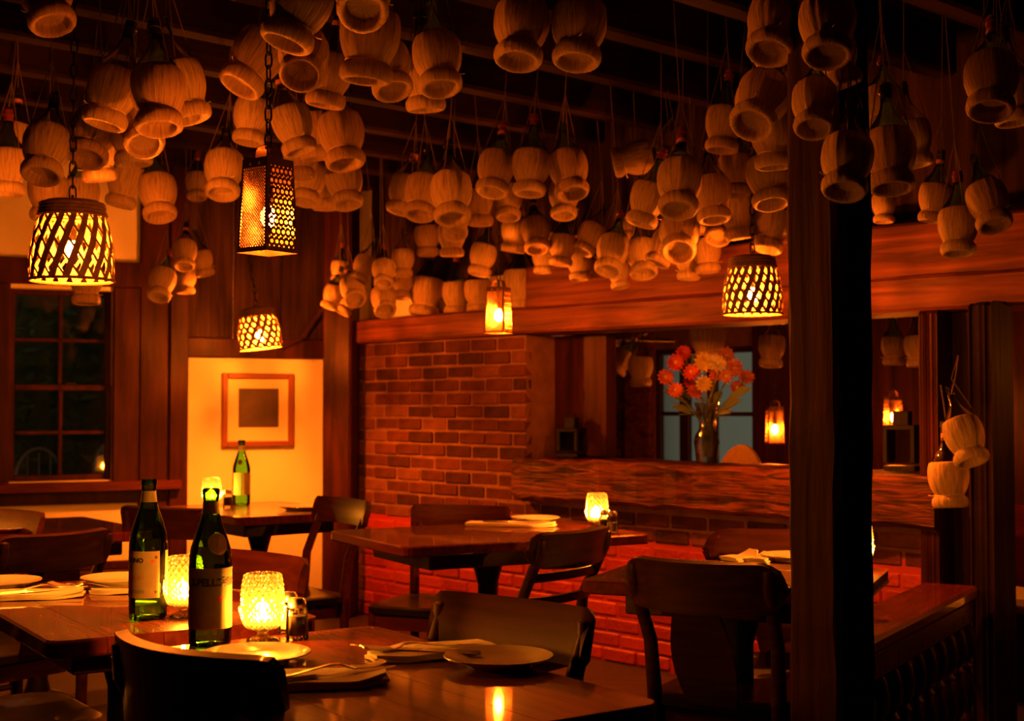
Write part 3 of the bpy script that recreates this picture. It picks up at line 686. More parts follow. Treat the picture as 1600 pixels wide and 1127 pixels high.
# ---- shakers
def shaker(fill):
    r = empty('pepper_shaker' if fill == 'pepper' else 'salt_shaker')
    fl_ = lambda an, j, z: 1 + .035 * math.cos(an * 10)
    m = MB(); m.lathe([(.001, .001), (.021, .0), (.022, .004), (.021, .040), (.0195, .058), (.016, .066)], 40, fn=fl_); m.build('glass_body', M['clear'], r, True)
    m = MB(); m.lathe([(.001, .008), (.0165, .008), (.0165, .046 if fill == 'pepper' else .04), (.001, .048 if fill == 'pepper' else .041)], 18); m.build('contents', M[fill], r, True)
    m = MB(); m.lathe([(.0172, .062), (.0180, .064), (.0178, .074), (.013, .081), (.001, .083)], 24); m.build('cap', M['chrome'], r, True)
    return r
sh = {'pepper': shaker('pepper'), 'salt': shaker('salt')}; used = set()
for pp, fill, lb in (((464, 999), 'pepper', 'pepper shaker with shiny cap next to the near candle lamp'), ((451, 988), 'salt', 'salt shaker just behind the pepper shaker by the near candle lamp'),
                     ((945, 832), 'pepper', 'small pepper shaker in front of the far candle lamp'), ((957, 834), 'salt', 'small salt shaker beside the far candle lamp'),
                     ((356, 793), 'pepper', 'tiny shaker between far candle and bottle under the picture')):
    o = sh[fill] if fill not in used else copy_tree(sh[fill]); used.add(fill); o.location = on_z(*pp, TZ); tag(o, lb, 'shaker', 'glass salt and pepper shakers')

# ---- plates
def plate_mesh(R_): 
    return MB().lathe([(.001, .003), (R_ * .52, .003), (R_ * .56, 0), (R_ * .60, 0), (R_ * .66, .006), (R_ * .97, .0155), (R_, .0175), (R_ * .995, .0195), (R_ * .96, .0185), (R_ * .68, .0105), (R_ * .60, .0075), (.001, .007)], 48)
pme = {k: plate_mesh(k).mesh('plate', M['china'], True) for k in (.098, .105)}
for (px, py), k, dz, lb in (((400, 1035), .098, 0, 'round white plate glowing beside the near candle lamp'), ((779, 1040), .098, 0, 'round white plate in half shade before the brown chair back'),
                     ((-2, 918), .105, 0, 'white plate on the window table, cut by the picture edge'), ((188, 920), .098, 0.012, 'white plate half hidden behind the bottle with framed label'),
                     ((836, 817), .098, 0.004, 'white plate with napkin on the table before the brick wall'), ((470, 797), .105, 0, 'white plate on the table under the framed picture'),
                     ((8, 831), .105, 0, 'far white plate beside the dark rounded chair back'), ((1240, 876), .085 if False else .098, 0, 'white plate edge showing beside the square timber post')):
    p = on_z(px, py, TZ); p.z += dz; tag(link('plate', pme[k], None, p), lb, 'plate', 'white china plates')

# ---- napkins and cutlery
def napkin(p, a, l, w, label, lift=0.0, tip=True, seed=0):
    rg_ = random.Random(seed); r = empty('folded_napkin', p); r.rotation_euler = (0, 0, a); tag(r, label, 'napkin', 'folded white napkins')
    for layer in range(2):
        g = []
        for i in range(15):
            u = i / 14; x = -l / 2 + l * u
            ww_ = w * (1 - .02 * layer) * (1 if not tip or u < .78 else 1 - (u - .78) / .22 * .55)
            row = []
            for j in range(7):
                v = j / 6 - .5; z = .0035 + layer * .0062 + .0025 * math.sin(u * 9 + layer) * math.cos(v * 5) * .5 + (lift * max(0, u - .7) ** 1.5 * 6 * (layer + 1) / 2 if lift else 0)
                row.append(Vector((x - .004 * layer + rg_.uniform(-.001, .001), v * ww_ + .002 * layer, z + .0006)))
            g.append(row)
        m = MB(); m.sheet(g, .0058); m.build('fold', M['linen'], r, True)
    return r
fo = MB()
def fork_mesh():
    m = MB(); g = []
    prof = [(-.095, .0095), (-.08, .009), (-.03, .0045), (.03, .0035), (.045, .005), (.055, .0105), (.068, .0125)]
    for x, hw_ in prof: g.append([Vector((x, hw_ * s_, .002 + .010 * math.exp(-((x - .035) / .03) ** 2) - (.002 if x > .05 else 0))) for s_ in (-1, -.33, .33, 1)])
    m.sheet(g, .0022)
    for k in range(4):
        y = -.0102 + k * .0068; m.sheet([[Vector((.067 + .05 * i / 5, y + s_ * .0019 * (1 - .5 * i / 5), .0025 + .004 * (i / 5) ** 2 - .003 * math.sin(math.pi * i / 5) + .002)) for s_ in (-1, 0, 1)] for i in range(6)], .0018)
    return m.mesh('fork', M['chrome'], True)
def knife_mesh():
    m = MB(); pr = [(-.11, .006, .0045), (-.10, .009, .005), (-.02, .007, .0045), (-.01, .0065, .003), (.0, .0095, .0018), (.08, .0095, .0016), (.105, .006, .0014), (.115, .001, .001)]
    vs = []; 
    for x, hw_, th in pr: vs += [(x, -hw_, .003), (x, 0, .003 + th), (x, hw_, .003), (x, 0, .003 - th * .6)]
    n = len(pr); m.add(vs, [(i * 4 + j, i * 4 + (j + 1) % 4, (i + 1) * 4 + (j + 1) % 4, (i + 1) * 4 + j) for i in range(n - 1) for j in range(4)] + [(3, 2, 1, 0), tuple(range(n * 4 - 4, n * 4))])
    return m.mesh('table_knife', M['chrome'], True)
fme, kme = fork_mesh(), knife_mesh()
def cutlery(p, a, name, label, tilt=0.0):
    o = link(name, fme if name == 'fork' else kme, None, p, (0, -.02, a)); o.scale = (1.12,) * 3; tag(o, label, name.replace('table_', ''), 'forks and knives on napkins')
EH = math.atan2(.58, .815)
NZ = .0175
def set_place(px, py, a, l, w, lb, who, seed, fork=(0, .012), knife=(.01, -.018), fa=.15, ka=-.1, lift=0.0, tip=True):
    p = on_z(px, py, TZ); napkin(p, a, l, w, lb, seed=seed, lift=lift, tip=tip)
    mt_ = rotz(a)
    for nm, (x, y), da in (('fork', fork, fa), ('table_knife', knife, ka)):
        q = p + mt_ @ Vector((x, y, 0)); q.z = TZ + .0125; cutlery(q, a + da, nm, ('steel fork lying on ' if nm == 'fork' else 'steel knife lying on ') + who)
set_place(498, 1068, R(10), .23, .125, 'folded napkin with fork beside the dark near chair back', 'the napkin beside the dark near chair back', 1, fork=(-.012, .012), knife=(.012, -.018), fa=.30, ka=.40, lift=.006)
set_place(672, 1024, R(208), .24, .11, 'folded napkin partly under the shaded plate', 'the napkin partly under the shaded plate', 2, fork=(.0, .0), knife=(.035, .015), fa=-.1, ka=-.75, lift=.0)
set_place(40, 934, R(12), .27, .12, 'folded napkin with fork on the table beside the window', 'the napkin on the table beside the window', 3, fork=(.0, .012), knife=(.02, -.012), fa=.30, ka=.38, lift=.006)
set_place(195, 925, R(200), .17, .10, 'napkin peeping out behind the framed-label bottle', 'the napkin behind the framed-label bottle', 4, fork=(.06, .0), knife=(.03, .01), fa=-.5, ka=-.6)
set_place(800, 822, R(-12), .34, .12, 'folded napkin on the table before the brick wall', 'the napkin before the brick wall', 5, lift=.004)
napkin(on_z(1160, 876, TZ), R(30), .10, .08, 'crumpled small napkin nearer the curved chair back', lift=.02, seed=6)
napkin(on_z(1192, 877, TZ), R(60), .11, .06, 'rolled small napkin nearer the timber post', lift=.012, seed=7)

# ================================================================== square post, railing, bench
def post(px0, px1, d, z0, z1, a, label):
    w = (px1 - px0) / FPX * d / (abs(math.cos(a)) + abs(math.sin(a)))
    c = at((px0 + px1) / 2, 635, d); m = MB(); n = 26; rg_ = random.Random(5); h = w / 2; vs = []; fs = []
    for i in range(n + 1):
        z = z0 + (z1 - z0) * i / n; j = lambda: rg_.uniform(-.0035, .0035); b = .010 + rg_.uniform(0, .006)
        x = h
        for X, Y in ((-x + b, -x), (x - b, -x), (x, -x + b), (x, x - b), (x - b, x), (-x + b, x), (-x, x - b), (-x, -x + b)): vs.append((X + j(), Y + j(), z))
    for i in range(n):
        for k in range(8): fs.append((i * 8 + k, i * 8 + (k + 1) % 8, (i + 1) * 8 + (k + 1) % 8, (i + 1) * 8 + k))
    fs += [tuple(range(7, -1, -1)), tuple(range(n * 8, n * 8 + 8))]
    m.add(vs, fs); o = m.build('timber_post', M['post']); o.location = (c.x, c.y, 0); o.rotation_euler = (0, 0, a); struct(o, label, 'post'); return o
P1D = 3.15
tp = post(1229, 1366, P1D, 0, CEIL, R(40), 'thick square timber post with worn edges, floor to ceiling')
# split in the wood low on the lit side
RZ = 0.57
ra = on_z(1350, 1000, RZ); rb = on_z(1520, 915, RZ)
rd = (rb - ra).normalized(); ra = ra - rd * 0.30; rl = (rb - ra).length; rn = Vector((-rd.y, rd.x, 0))
rail = empty('baluster_railing', (ra.x, ra.y, 0)); rail.rotation_euler = (0, 0, math.atan2(rd.y, rd.x)); tag(rail, 'low wooden railing with turned balusters running from the square post', 'railing')
m = MB(); m.bbox((rl / 2, .075, RZ - .022), (rl, .20, .044), .010); m.build('cap_board', M['table'], rail)
m = MB(); m.bbox((rl / 2, .02, RZ - .085), (rl, .06, .08), .006); m.build('top_rail', M['chair'], rail)
m = MB(); m.bbox((rl / 2, .02, .06), (rl, .06, .07), .006); m.build('bottom_rail', M['chair'], rail)
bal = MB(); bal.lathe([(.022, .095), (.022, .13), (.013, .145), (.020, .165), (.026, .20), (.022, .25), (.013, .285), (.020, .30), (.013, .315), (.024, .345), (.027, .385), (.020, .43), (.014, .445), (.021, .46), (.021, .49)], 18); balm = bal.mesh('baluster', M['chair'], True)
nb = int(rl / .125)
for i in range(nb): link('baluster', balm, rail, (.07 + (rl - .12) * i / (nb - 1), .02, 0)).scale = (1.5, 1.5, 1)
bp = BP(DS0 + 0.30, 0.45, 0); bench = empty('padded_bench', bp); bench.rotation_euler = (0, 0, WA); tag(bench, 'red-backed bench with pale cushion beyond the dark post', 'bench')
m = MB(); m.bbox((0, 0, .38), (1.1, .42, .05), .01); m.build('seat', M['chair'], bench)
m = MB(); m.bbox((0, -.01, .435), (1.06, .40, .06), .022); m.build('cushion', M['linen'], bench)
m = MB(); m.bbox((0, .23, .62), (1.1, .05, .34), .012); m.build('backrest', M['red1'], bench)
for x in (-.5, .5):
    for y in (-.17, .2): m = MB(); m.bbox((x, y, .18), (.05, .05, .36), .006); m.build('leg', M['chair'], bench)

# ================================================================== framed picture
def vt_(px, py, t): return on_win(px, py, t)
pa, pb = vt_(347, 583, .02), vt_(459, 583, .02); zt_, zb_ = vt_(347, 583, .02).z, vt_(347, 699, .02).z
pw, ph = (pb - pa).length, zt_ - zb_
fr = empty('framed_picture', (pa + pb) / 2 * 1.0); fr.location.z = zb_; fr.rotation_euler = (0, 0, WAV); tag(fr, 'dark square print in a wooden frame on the lit plaster', 'picture')
for x in (-1, 1): m = MB(); m.bbox((x * (pw / 2 - .016), 0, ph / 2), (.032, .028, ph), .004); m.build('frame_side', M['frame'], fr)
for z in (.016, ph - .016): m = MB(); m.bbox((0, 0, z), (pw - .064, .028, .032), .004); m.build('frame_rail', M['frame'], fr)
m = MB(); m.box((0, .006, ph / 2), (pw - .06, .004, ph - .06)); m.build('mat_board', M['matboard'], fr)
sq = ph * .53; m = MB(); m.box((.004, .002, ph / 2 + .012), (sq * 1.05, .003, sq)); m.build('print', M['print'], fr)

# ================================================================== things on the hatch sill
def sill(px, py, t): p = on_wall(px, py, t); return Vector((p.x, p.y, OPZ0 + .006))
vp = BP(BS(1104, .06), .06, OPZ0 + .006)
va = empty('flower_vase', vp); tag(va, 'clear waisted glass vase full of mixed flowers on the sill', 'vase')
m = MB(); m.lathe([(.001, .004), (.040, .0), (.046, .006), (.050, .05), (.056, .095), (.050, .125), (.034, .150), (.032, .175), (.040, .215), (.052, .262), (.056, .270)], 30, fn=lambda a, j, z: 1 + .03 * math.cos(a * 12)); m.build('glass_body', M['vase'], va, True)
m = MB(); m.lathe([(.001, .012), (.045, .012), (.048, .05), (.053, .094), (.048, .122), (.001, .122)], 24); m.build('water', M['clear'], va, True)
def flower(px, py, dt, mt, rad_, label, kind='daisy', seed=0):
    rg_ = random.Random(seed); hd = on_wall(px, py, .06 + dt); b = vp + Vector((rg_.uniform(-.018, .018), rg_.uniform(-.018, .018), .03))
    r = empty('flower', b); tag(r, label, 'flower', 'flowers in the glass vase')
    h = hd - b; mid = Vector((h.x * .18, h.y * .18, h.z * .55))
    pts = [Vector((0, 0, 0)), Vector((h.x * .03, h.y * .03, .13)), mid, h * .97]
    m = MB(); m.tube(pts, .0028, 5); m.build('stem', M['leaf'], r, True)
    face = (Vector((0, 0, CAMZ)) - hd).normalized() + Vector((rg_.uniform(-.5, .5), rg_.uniform(-.3, .3), rg_.uniform(.0, .7))); face.normalize()
    u = face.orthogonal().normalized(); w_ = face.cross(u)
    rows = 2 if kind == 'daisy' else 4
    bl = bpy.data.objects.new('blossom', None); COL.objects.link(bl); bl.parent = r; bl.empty_display_size = .02
    for k in range(rows):
        npet = 12 - 2 * k; m_ = None
        for i in range(npet):
            a = 2 * math.pi * (i + .5 * k) / npet; d = u * math.cos(a) + w_ * math.sin(a); e = face.cross(d); ln = rad_ * (1 - .2 * k); up_ = .12 + .28 * k
            g = [[h + d * (ln * x) + face * (ln * up_ * x + .002 * k) + e * (y * ln * .24 * math.sin(math.pi * min(.97, .12 + .8 * x))) for y in (-1, 0, 1)] for x in (.1, .4, .7, 1.0)]
            m = MB(); m.sheet(g); m.build('petal', M[mt], bl, True)
    m = MB(); m.lathe([(.001, .006), (rad_ * .16, .005), (rad_ * .22, 0)], 10, m=T(h + face * .004) @ face.to_track_quat('Z', 'Y').to_matrix().to_4x4()); m.build('flower_centre', M['fyellow'], r, True)
    return r
FL = [(1056, 567, 0, 'fred', .034, 'red daisy highest on the brick side of the vase', 'daisy'), (1040, 590, .02, 'forange', .032, 'orange-red daisy furthest out on the brick side', 'daisy'),
      (1081, 582, -.03, 'fred', .032, 'red daisy in the middle of the vase bouquet', 'daisy'), (1056, 610, -.02, 'forange', .030, 'orange daisy low above the long dark leaf', 'daisy'),
      (1100, 600, -.04, 'fyellow', .030, 'full yellow carnation just above the vase neck', 'carn'), (1085, 613, -.03, 'forange', .030, 'orange carnation under the yellow one', 'carn'),
      (1100, 566, .0, 'fyellow', .036, 'pale yellow chrysanthemum at the top of the bouquet', 'carn'), (1122, 567, .02, 'fwhite', .036, 'cream chrysanthemum at the top beside the yellow one', 'carn'),
      (1148, 575, .03, 'fpink', .034, 'dull pink blossom at the outer top beside lamp', 'carn'), (1136, 588, -.02, 'fpink', .026, 'small pink blossom below the cream chrysanthemum', 'daisy'),
      (1068, 552, .04, 'fred', .030, 'dark red blossom at the very top of the bouquet', 'carn'), (1078, 598, .02, 'fred', .028, 'red blossom tucked between the orange ones', 'carn'), (1120, 584, .04, 'forange', .030, 'muted orange blossom behind the yellow carnation', 'carn'), (1134, 556, .05, 'fpink', .032, 'faded pink blossom topmost near the lamp', 'carn'), (1152, 606, .03, 'fpink', .028, 'low faded blossom on the post side of the vase', 'daisy'),
      (1166, 590, .04, 'fpink', .030, 'shaded pink blossom furthest out towards the timber post', 'carn')]
for i, (px, py, dt, mt_, rr_, lb, kd) in enumerate(FL): flower(px, py, dt, mt_, rr_ * 1.3, lb, kd, i)
def leafspray(pts_px, label, seed):
    b = vp + Vector((0, 0, .08)); r = empty('leaf_stem', b); tag(r, label, 'leaf', 'green leaves in the glass vase')
    hd = on_wall(*pts_px, .06) - b; m = MB(); m.tube([(0, 0, 0), (hd.x * .2, hd.y * .2, .14), tuple(hd * .8)], .0022, 5); m.build('stem', M['leaf'], r, True)
    st = Vector((hd.x * .45, hd.y * .45, max(.14, hd.z * .75))); d = (hd - st); e = d.cross(Vector((0, -1, .3))).normalized()
    m = MB(); m.sheet([[st + d * x + e * (y * .018 * math.sin(math.pi * (.06 + .9 * x))) + Vector((0, 0, .012 * math.sin(math.pi * x))) for y in (-1, 0, 1)] for x in [i / 8 for i in range(9)]]); m.build('blade', M['leaf'], r, True)
for i, (p_, lb) in enumerate((((1036, 610), 'long dark leaf reaching towards the brick wall'), ((1050, 636), 'drooping leaf lowest on the brick side'), ((1175, 606), 'long leaf reaching towards the timber post'),
                              ((1142, 645), 'narrow leaf hanging beside the vase neck'), ((1082, 553), 'upright leaf between the top blossoms'), ((1046, 600), 'short leaf tucked among the orange daisies'), ((1128, 612), 'broad leaf right above the vase neck'), ((1158, 625), 'pointed leaf bending low beside the door panes'))): leafspray(p_, lb, i)
def iron_lantern(p, a, w, h, label):
    r = empty('iron_lantern', p); r.rotation_euler = (0, 0, a); tag(r, label, 'lantern', 'black iron lanterns on the hatch sill')
    def pc(nm, c, d, mt='iron'): m = MB(); m.bbox(c, d, .003); return m.build(nm, M[mt], r)
    pc('base', (0, 0, .01), (w, w, .02)); pc('roof', (0, 0, h - .03), (w, w, .02)); pc('chimney', (0, 0, h + .005), (w * .5, w * .5, .06))
    for x in (-1, 1):
        for y in (-1, 1): pc('corner_bar', (x * (w / 2 - .009), y * (w / 2 - .009), h / 2), (.018, .018, h - .06))
    for x, y in ((0, 1), (1, 0), (-1, 0), (0, -1)): m = MB(); m.box((x * (w / 2 - .009), y * (w / 2 - .009), h / 2), ((w - .036) if y else .003, (w - .036) if x else .003, h - .06)); m.build('pane', M['pane'], r)
    m = MB(); m.tube([(0, 0, h + .03), (.02, 0, h + .05), (0, 0, h + .07), (-.02, 0, h + .05), (0, 0, h + .03)], .003, 5); m.build('ring', M['iron'], r, True)
iron_lantern(sill(893, 700, .13), WA + .35, .115, .165, 'black iron lantern on the sill against the wooden jamb')
iron_lantern(sill(1411, 735, .10), WA + .3, .125, .20, 'black iron lantern on the sill between post and reddish jamb')
hat = empty('straw_hat', BP(BS(1155, .42), .42, OPZ0 - .02)); tag(hat, 'pale rounded cane chair back beyond the vase', 'chair'); hat.name = 'cane_chair'
m = MB(); m.sheet([[Vector((x * .16, .02 * math.cos(x * 1.5), -.30 + z * (.40 * math.sqrt(max(0.02, 1 - .75 * x * x)) ))) for z in (0, .25, .5, .75, 1)] for x in [i / 8 - 1 for i in range(17)]], .018); bk = m.build('backrest', M['bread'], hat, True); hat.rotation_euler = (0, 0, WA)
m = MB(); m.bbox((0, -.2 + .42, -.45), (.40, .40, .05), .015); m.build('seat', M['bread'], hat)
for x in (-.17, .17):
    for y in (.05, .38): m = MB(); m.tube([(x, y, -.46), (x, y, -.92)], .016, 8); m.build('leg', M['chair'], hat, True)
for x in (-.12, .12): m = MB(); m.tube([(x, .05, -.46), (x, .02, -.2)], .014, 8); m.build('back_post', M['chair'], hat, True)

# ================================================================== lamps
lk = MB(); lk.tube([(.0075 * math.cos(a), 0, .014 * math.sin(a) + .004 * (1 if math.sin(a) > 0 else -1)) for a in [2 * math.pi * i / 14 for i in range(14)]], .0022, 6, closed=True); lkm = lk.mesh('link', M['iron'], 'all')
def chain(r, z0, z1, sc=1.0):
    c = bpy.data.objects.new('chain', None); COL.objects.link(c); c.parent = r; c.empty_display_size = .02
    st = .029 * sc; n = int((z1 - z0) / st) + 1
    for i in range(n): o = link('link', lkm, c, (0, 0, z0 + .014 * sc + i * st), (0, 0, R(90) * (i % 2) + .3)); o.scale = (sc, sc, sc)
bulbm = MB(); bulbm.lathe([(.001, -.030), (.012, -.026), (.019, -.012), (.019, .002), (.012, .018), (.008, .026)], 10, cap1=True); bulbme = bulbm.mesh('bulb', M['bulb'], 'all'); gbulbme = bulbm.mesh('bulb', M['gbulb'], 'all'); abulbme = bulbm.mesh('bulb', M['abulb'], 'all')
def sock(r, z, ztop):
    m = MB(); m.lathe([(.001, z), (.013, z), (.014, z + .045), (.006, z + .055), (.004, ztop)], 12); m.build('socket', M['iron'], r, True)
def basket_lamp(p, w, h, label, na, nb_, wa, wb_, twist, tilt=(0, 0), zb=.30, bulb=None):
    """woven frustum shade; p is the centre of its open bottom"""
    r = empty('basket_lamp', p); r.rotation_euler = (tilt[0], tilt[1], 0); tag(r, label, 'lamp', 'woven basket pendant lamps')
    R0, R1 = w / 2, w / 2 * .74; hs = h * .86
    def pt(a, z, off): 
        k = z / h; rr = R0 + (R1 - R0) * k + off; rr += .012 * math.sin(math.pi * min(1, k * 1.1)); return Vector((rr * math.cos(a), rr * math.sin(a), z))
    for fam, n, wd_, sg in ((0, na, wa, 1), (1, nb_, wb_, -1)):
        m = MB()
        for i in range(n):
            a0 = 2 * math.pi * i / n; g = []
            for j in range(13):
                z = .004 + (hs - .004) * j / 12; a = a0 + sg * twist * (1 if fam == 0 else 2.0) * j / 12 ; off = .0016 * math.cos(j * math.pi * .5 + i * math.pi + fam * math.pi)
                g.append([pt(a + s_ * wd_ / 2 * 2 * math.pi / n, z, off) for s_ in (-1, 0, 1)])
            m.sheet(g, .0022)
        m.build('weave', M['wicker'], r, True)
    m = MB(); m.tube([pt(2 * math.pi * i / 40, .003, .001 + .0015 * (i % 2)) for i in range(40)], .0048, 6, closed=True); m.build('bottom_rim', M['wicker'], r, True)
    m = MB()
    for j, z in enumerate((hs, hs + (h - hs) * .33, hs + (h - hs) * .66, h)): m.tube([pt(2 * math.pi * i / 36, z, .001 + .0015 * ((i + j) % 2)) for i in range(36)], (h - hs) * .19, 6, closed=True)
    m.build('top_band', M['wicker'], r, True)
    m = MB(); m.lathe([(R1 * 1.0, h), (R1 * .86, h + .012), (R1 * .3, h + .018), (.006, h + .020)], 24); m.build('top_cap', M['wicker'], r, True)
    link('bulb', bulb or bulbme, r, (0, 0, h * zb)); sock(r, h * zb + .024, h + .03)
    chain(r, h + .018, CEIL - .01 - p.z, 1.25)
    return r
p = at(112, 440, 4.0); basket_lamp(p, .236, .225, 'woven basket pendant lamp with slanting slits before the window', 18, 18, .52, .20, .55, zb=.42)
p = at(1176, 492, 5.0); basket_lamp(p, .212, .205, 'woven basket pendant lamp beside the square timber post', 20, 20, .60, .34, .60, zb=.36)
p = at(408, 545, 7.0); basket_lamp(p, .214, .198, 'small open-weave basket lamp over the picture table', 16, 16, .46, .46, .75, tilt=(R(0), R(-7)), zb=.34, bulb=abulbme)

def grater_lamp(p, h, w0, w1, a, label, fine=15, tilt=(0, 0), zb=.40, bulb=None):
    """tapered box grater used as a lantern; p is the centre of its open bottom"""
    r = empty('grater_lamp', p); r.rotation_euler = (tilt[0], tilt[1], a); tag(r, label, 'lamp', 'cheese-grater pendant lanterns')
    def fp(k, u, v, off=0):      # face k, u in -1..1 across, v in 0..1 up
        hw_ = (w0 + (w1 - w0) * v) / 2; q = Vector((u * hw_, -hw_ - off, v * h)); return Matrix.Rotation(R(90) * k, 3, 'Z') @ q
    def strip(m, k, a_, b_, wd_, th=.0012):
        (u0, v0), (u1, v1) = a_, b_; g = []
        du, dv = u1 - u0, (v1 - v0) * h / (w0 / 2); ln = math.hypot(du, dv); nu_, nv_ = -dv / ln, du / ln
        for t in (0, 1): g.append([fp(k, u0 + du * t + nu_ * s_ * wd_, v0 + (v1 - v0) * t + nv_ * s_ * wd_ * (w0 / 2) / h) for s_ in (-1, 1)])
        m.sheet(g, th)
    for k in range(4):
        m = MB()
        if k % 2 == 0:     # fine mesh face: two families of thin diagonals inside a solid border
            ub, v0, v1 = .84, .05, .90; asp = h / (w0 / 2)
            n = fine; step = 2 * ub / n * 2
            span = 2 * ub; hh = (v1 - v0) * asp
            c = -hh
            while c < span:
                # line u = -ub + c + s, v = s (in u units), s from 0..hh
                s0, s1 = max(0, -c), min(hh, span - c)
                if s1 - s0 > .02:
                    strip(m, k, (-ub + c + s0, v0 + s0 / asp), (-ub + c + s1, v0 + s1 / asp), .040)
                    strip(m, k, (ub - c - s0, v0 + s0 / asp), (ub - c - s1, v0 + s1 / asp), .040)
                c += step * .72
            for A, B in (((-1, 0), (-ub, 1)), ((ub, 0), (1, 1)), ((-ub, 0), (ub, v0)), ((-ub, v1), (ub, 1))):
                m.sheet([[fp(k, u, v) for v in (A[1], B[1])] for u in (A[0], B[0])], .0014)
        else:              # slot face: eight staggered rows of five oval holes
            rows, cols = 8, 5
            for j in range(rows):
                va0, va1 = .05 + .87 * j / rows, .05 + .87 * (j + 1) / rows; sh_ = .06 if j % 2 else -.06
                for i in range(cols):
                    ua, ub2 = -.80 + 1.6 * i / cols + sh_, -.80 + 1.6 * (i + 1) / cols + sh_; uc, vc = (ua + ub2) / 2, (va0 + va1) / 2; nn = 12; outr = []; inn = []
                    for q in range(nn):
                        t = 2 * math.pi * q / nn; cx_, sy_ = math.cos(t), math.sin(t); mx_ = max(abs(cx_), abs(sy_))
                        outr.append(fp(k, uc + cx_ / mx_ * (ub2 - ua) / 2, vc + sy_ / mx_ * (va1 - va0) / 2)); inn.append(fp(k, uc + cx_ * (ub2 - ua) * .33, vc + sy_ * (va1 - va0) * .20, .001))
                    m.add(outr + inn, [(q, (q + 1) % nn, nn + (q + 1) % nn, nn + q) for q in range(nn)])
                for A, B in ((-1, -.80 + sh_), (.80 + sh_, 1)): m.add([fp(k, A, va0), fp(k, B, va0), fp(k, B, va1), fp(k, A, va1)], [(0, 1, 2, 3)])
            for A, B in ((0, .05), (.92, 1)): m.add([fp(k, -1, A), fp(k, 1, A), fp(k, 1, B), fp(k, -1, B)], [(0, 1, 2, 3)])
        m.build('mesh_panel' if k % 2 == 0 else 'slotted_panel', M['tin'], r)
    m = MB()
    for k in range(4):
        q = Matrix.Rotation(R(90) * k, 3, 'Z'); m.box(q @ Vector((0, -w1 / 2 + .006, h)), (w1 if k % 2 == 0 else .012, .012 if k % 2 == 0 else w1, .002))
    m.build('top_rim', M['tin'], r)
    # strap handle
    g = [[Vector((-w1 * .32 * math.cos(R(t)) * (1.0), s_ * w1 * .20, h + .035 * math.sqrt(abs(math.sin(R(t)))))) for s_ in (-1, 0, 1)] for t in range(0, 181, 12)]
    m = MB(); m.sheet(g, .0015); m.build('strap_handle', M['tin'], r, True)
    rv = MB(); rv.lathe([(.001, .002), (.0035, .001), (.004, 0)], 8); rvm = rv.mesh('rivet', M['chrome'], True)
    for k in (0, 2):
        for u in (-.35, .35):
            o = link('rivet', rvm, r, fp(k, u, .945, .001)); o.rotation_euler = (R(90), 0, R(90) * k)
    link('bulb', bulb or gbulbme, r, (0, 0, h * zb)); sock(r, h * zb + .024, h + .034)
    chain(r, h + .032, CEIL - .01 - p.z, 1.15)
    return r
p = at(418, 396, 3.33); grater_lamp(p, .228, .104, .086, R(-36), 'lit tin grater pendant lantern hanging on a chain, largest of them', 15)
p = at(779, 521, 6.1); grater_lamp(p, .205, .098, .082, R(-24), 'lit tin grater lantern in front of the header beam', 11, bulb=bulbme)
def far_lamp(px, py, t, h, a, label):
    p = on_wall(px, py, t); grater_lamp(p, h, h * .46, h * .40, a, label, 9)
far_lamp(1211, 694, 1.75, .215, R(0), 'lit grater lantern seen through the hatch beside the vase')
far_lamp(1396, 672, 2.2, .19, R(10), 'lit grater lantern seen through the hatch behind the iron lantern')
q_ = BP(DS0 + 0.62, 0.75, 1.30); grater_lamp(q_, .20, .09, .078, R(20), 'unseen grater lantern added to light the red bench beyond the dark post', 9)  # added lantern out of view, put here to brighten the bench cushion
# ceiling fitting in the room beyond
cf = empty('ceiling_fan', on_wall(955, 530, 1.5)); tag(cf, 'pale-bladed ceiling fan seen under the beam through the hatch', 'fan')
m = MB(); m.lathe([(.001, -.05), (.05, -.045), (.07, 0), (.05, .04), (.012, .05), (.012, CEIL - cf.location.z)], 18); m.build('motor', M['tin'], cf, True)
m = MB(); m.lathe([(.001, -.075), (.018, -.065), (.022, -.05), (.001, -.04)], 10); m.build('bulb', M['fbulb'], cf, 'all')
for k in range(4):
    a = R(20 + 90 * k); d = Vector((math.cos(a), math.sin(a), 0)); e = Vector((-d.y, d.x, 0))
    m = MB(); m.sheet([[d * x + e * (y * .05) + Vector((0, 0, .012 * y)) for y in (-1, 1)] for x in (.08, .2, .33, .42)], .006); m.build('blade', M['linen'], cf)
# a drooping cable on the dark boards
m = MB(); m.tube([on_win(440, 545, .1), on_win(470, 530, .12), on_win(500, 488, .12), on_wall(520, 470, -.15), on_wall(530, 510, -.14), on_wall(538, 505, -.14), on_wall(545, 485, -.12)], .008, 6); tag(m.build('cable', M['chair'], None, True), 'dark cable looping down beside the flasks on the ledge', 'cable')

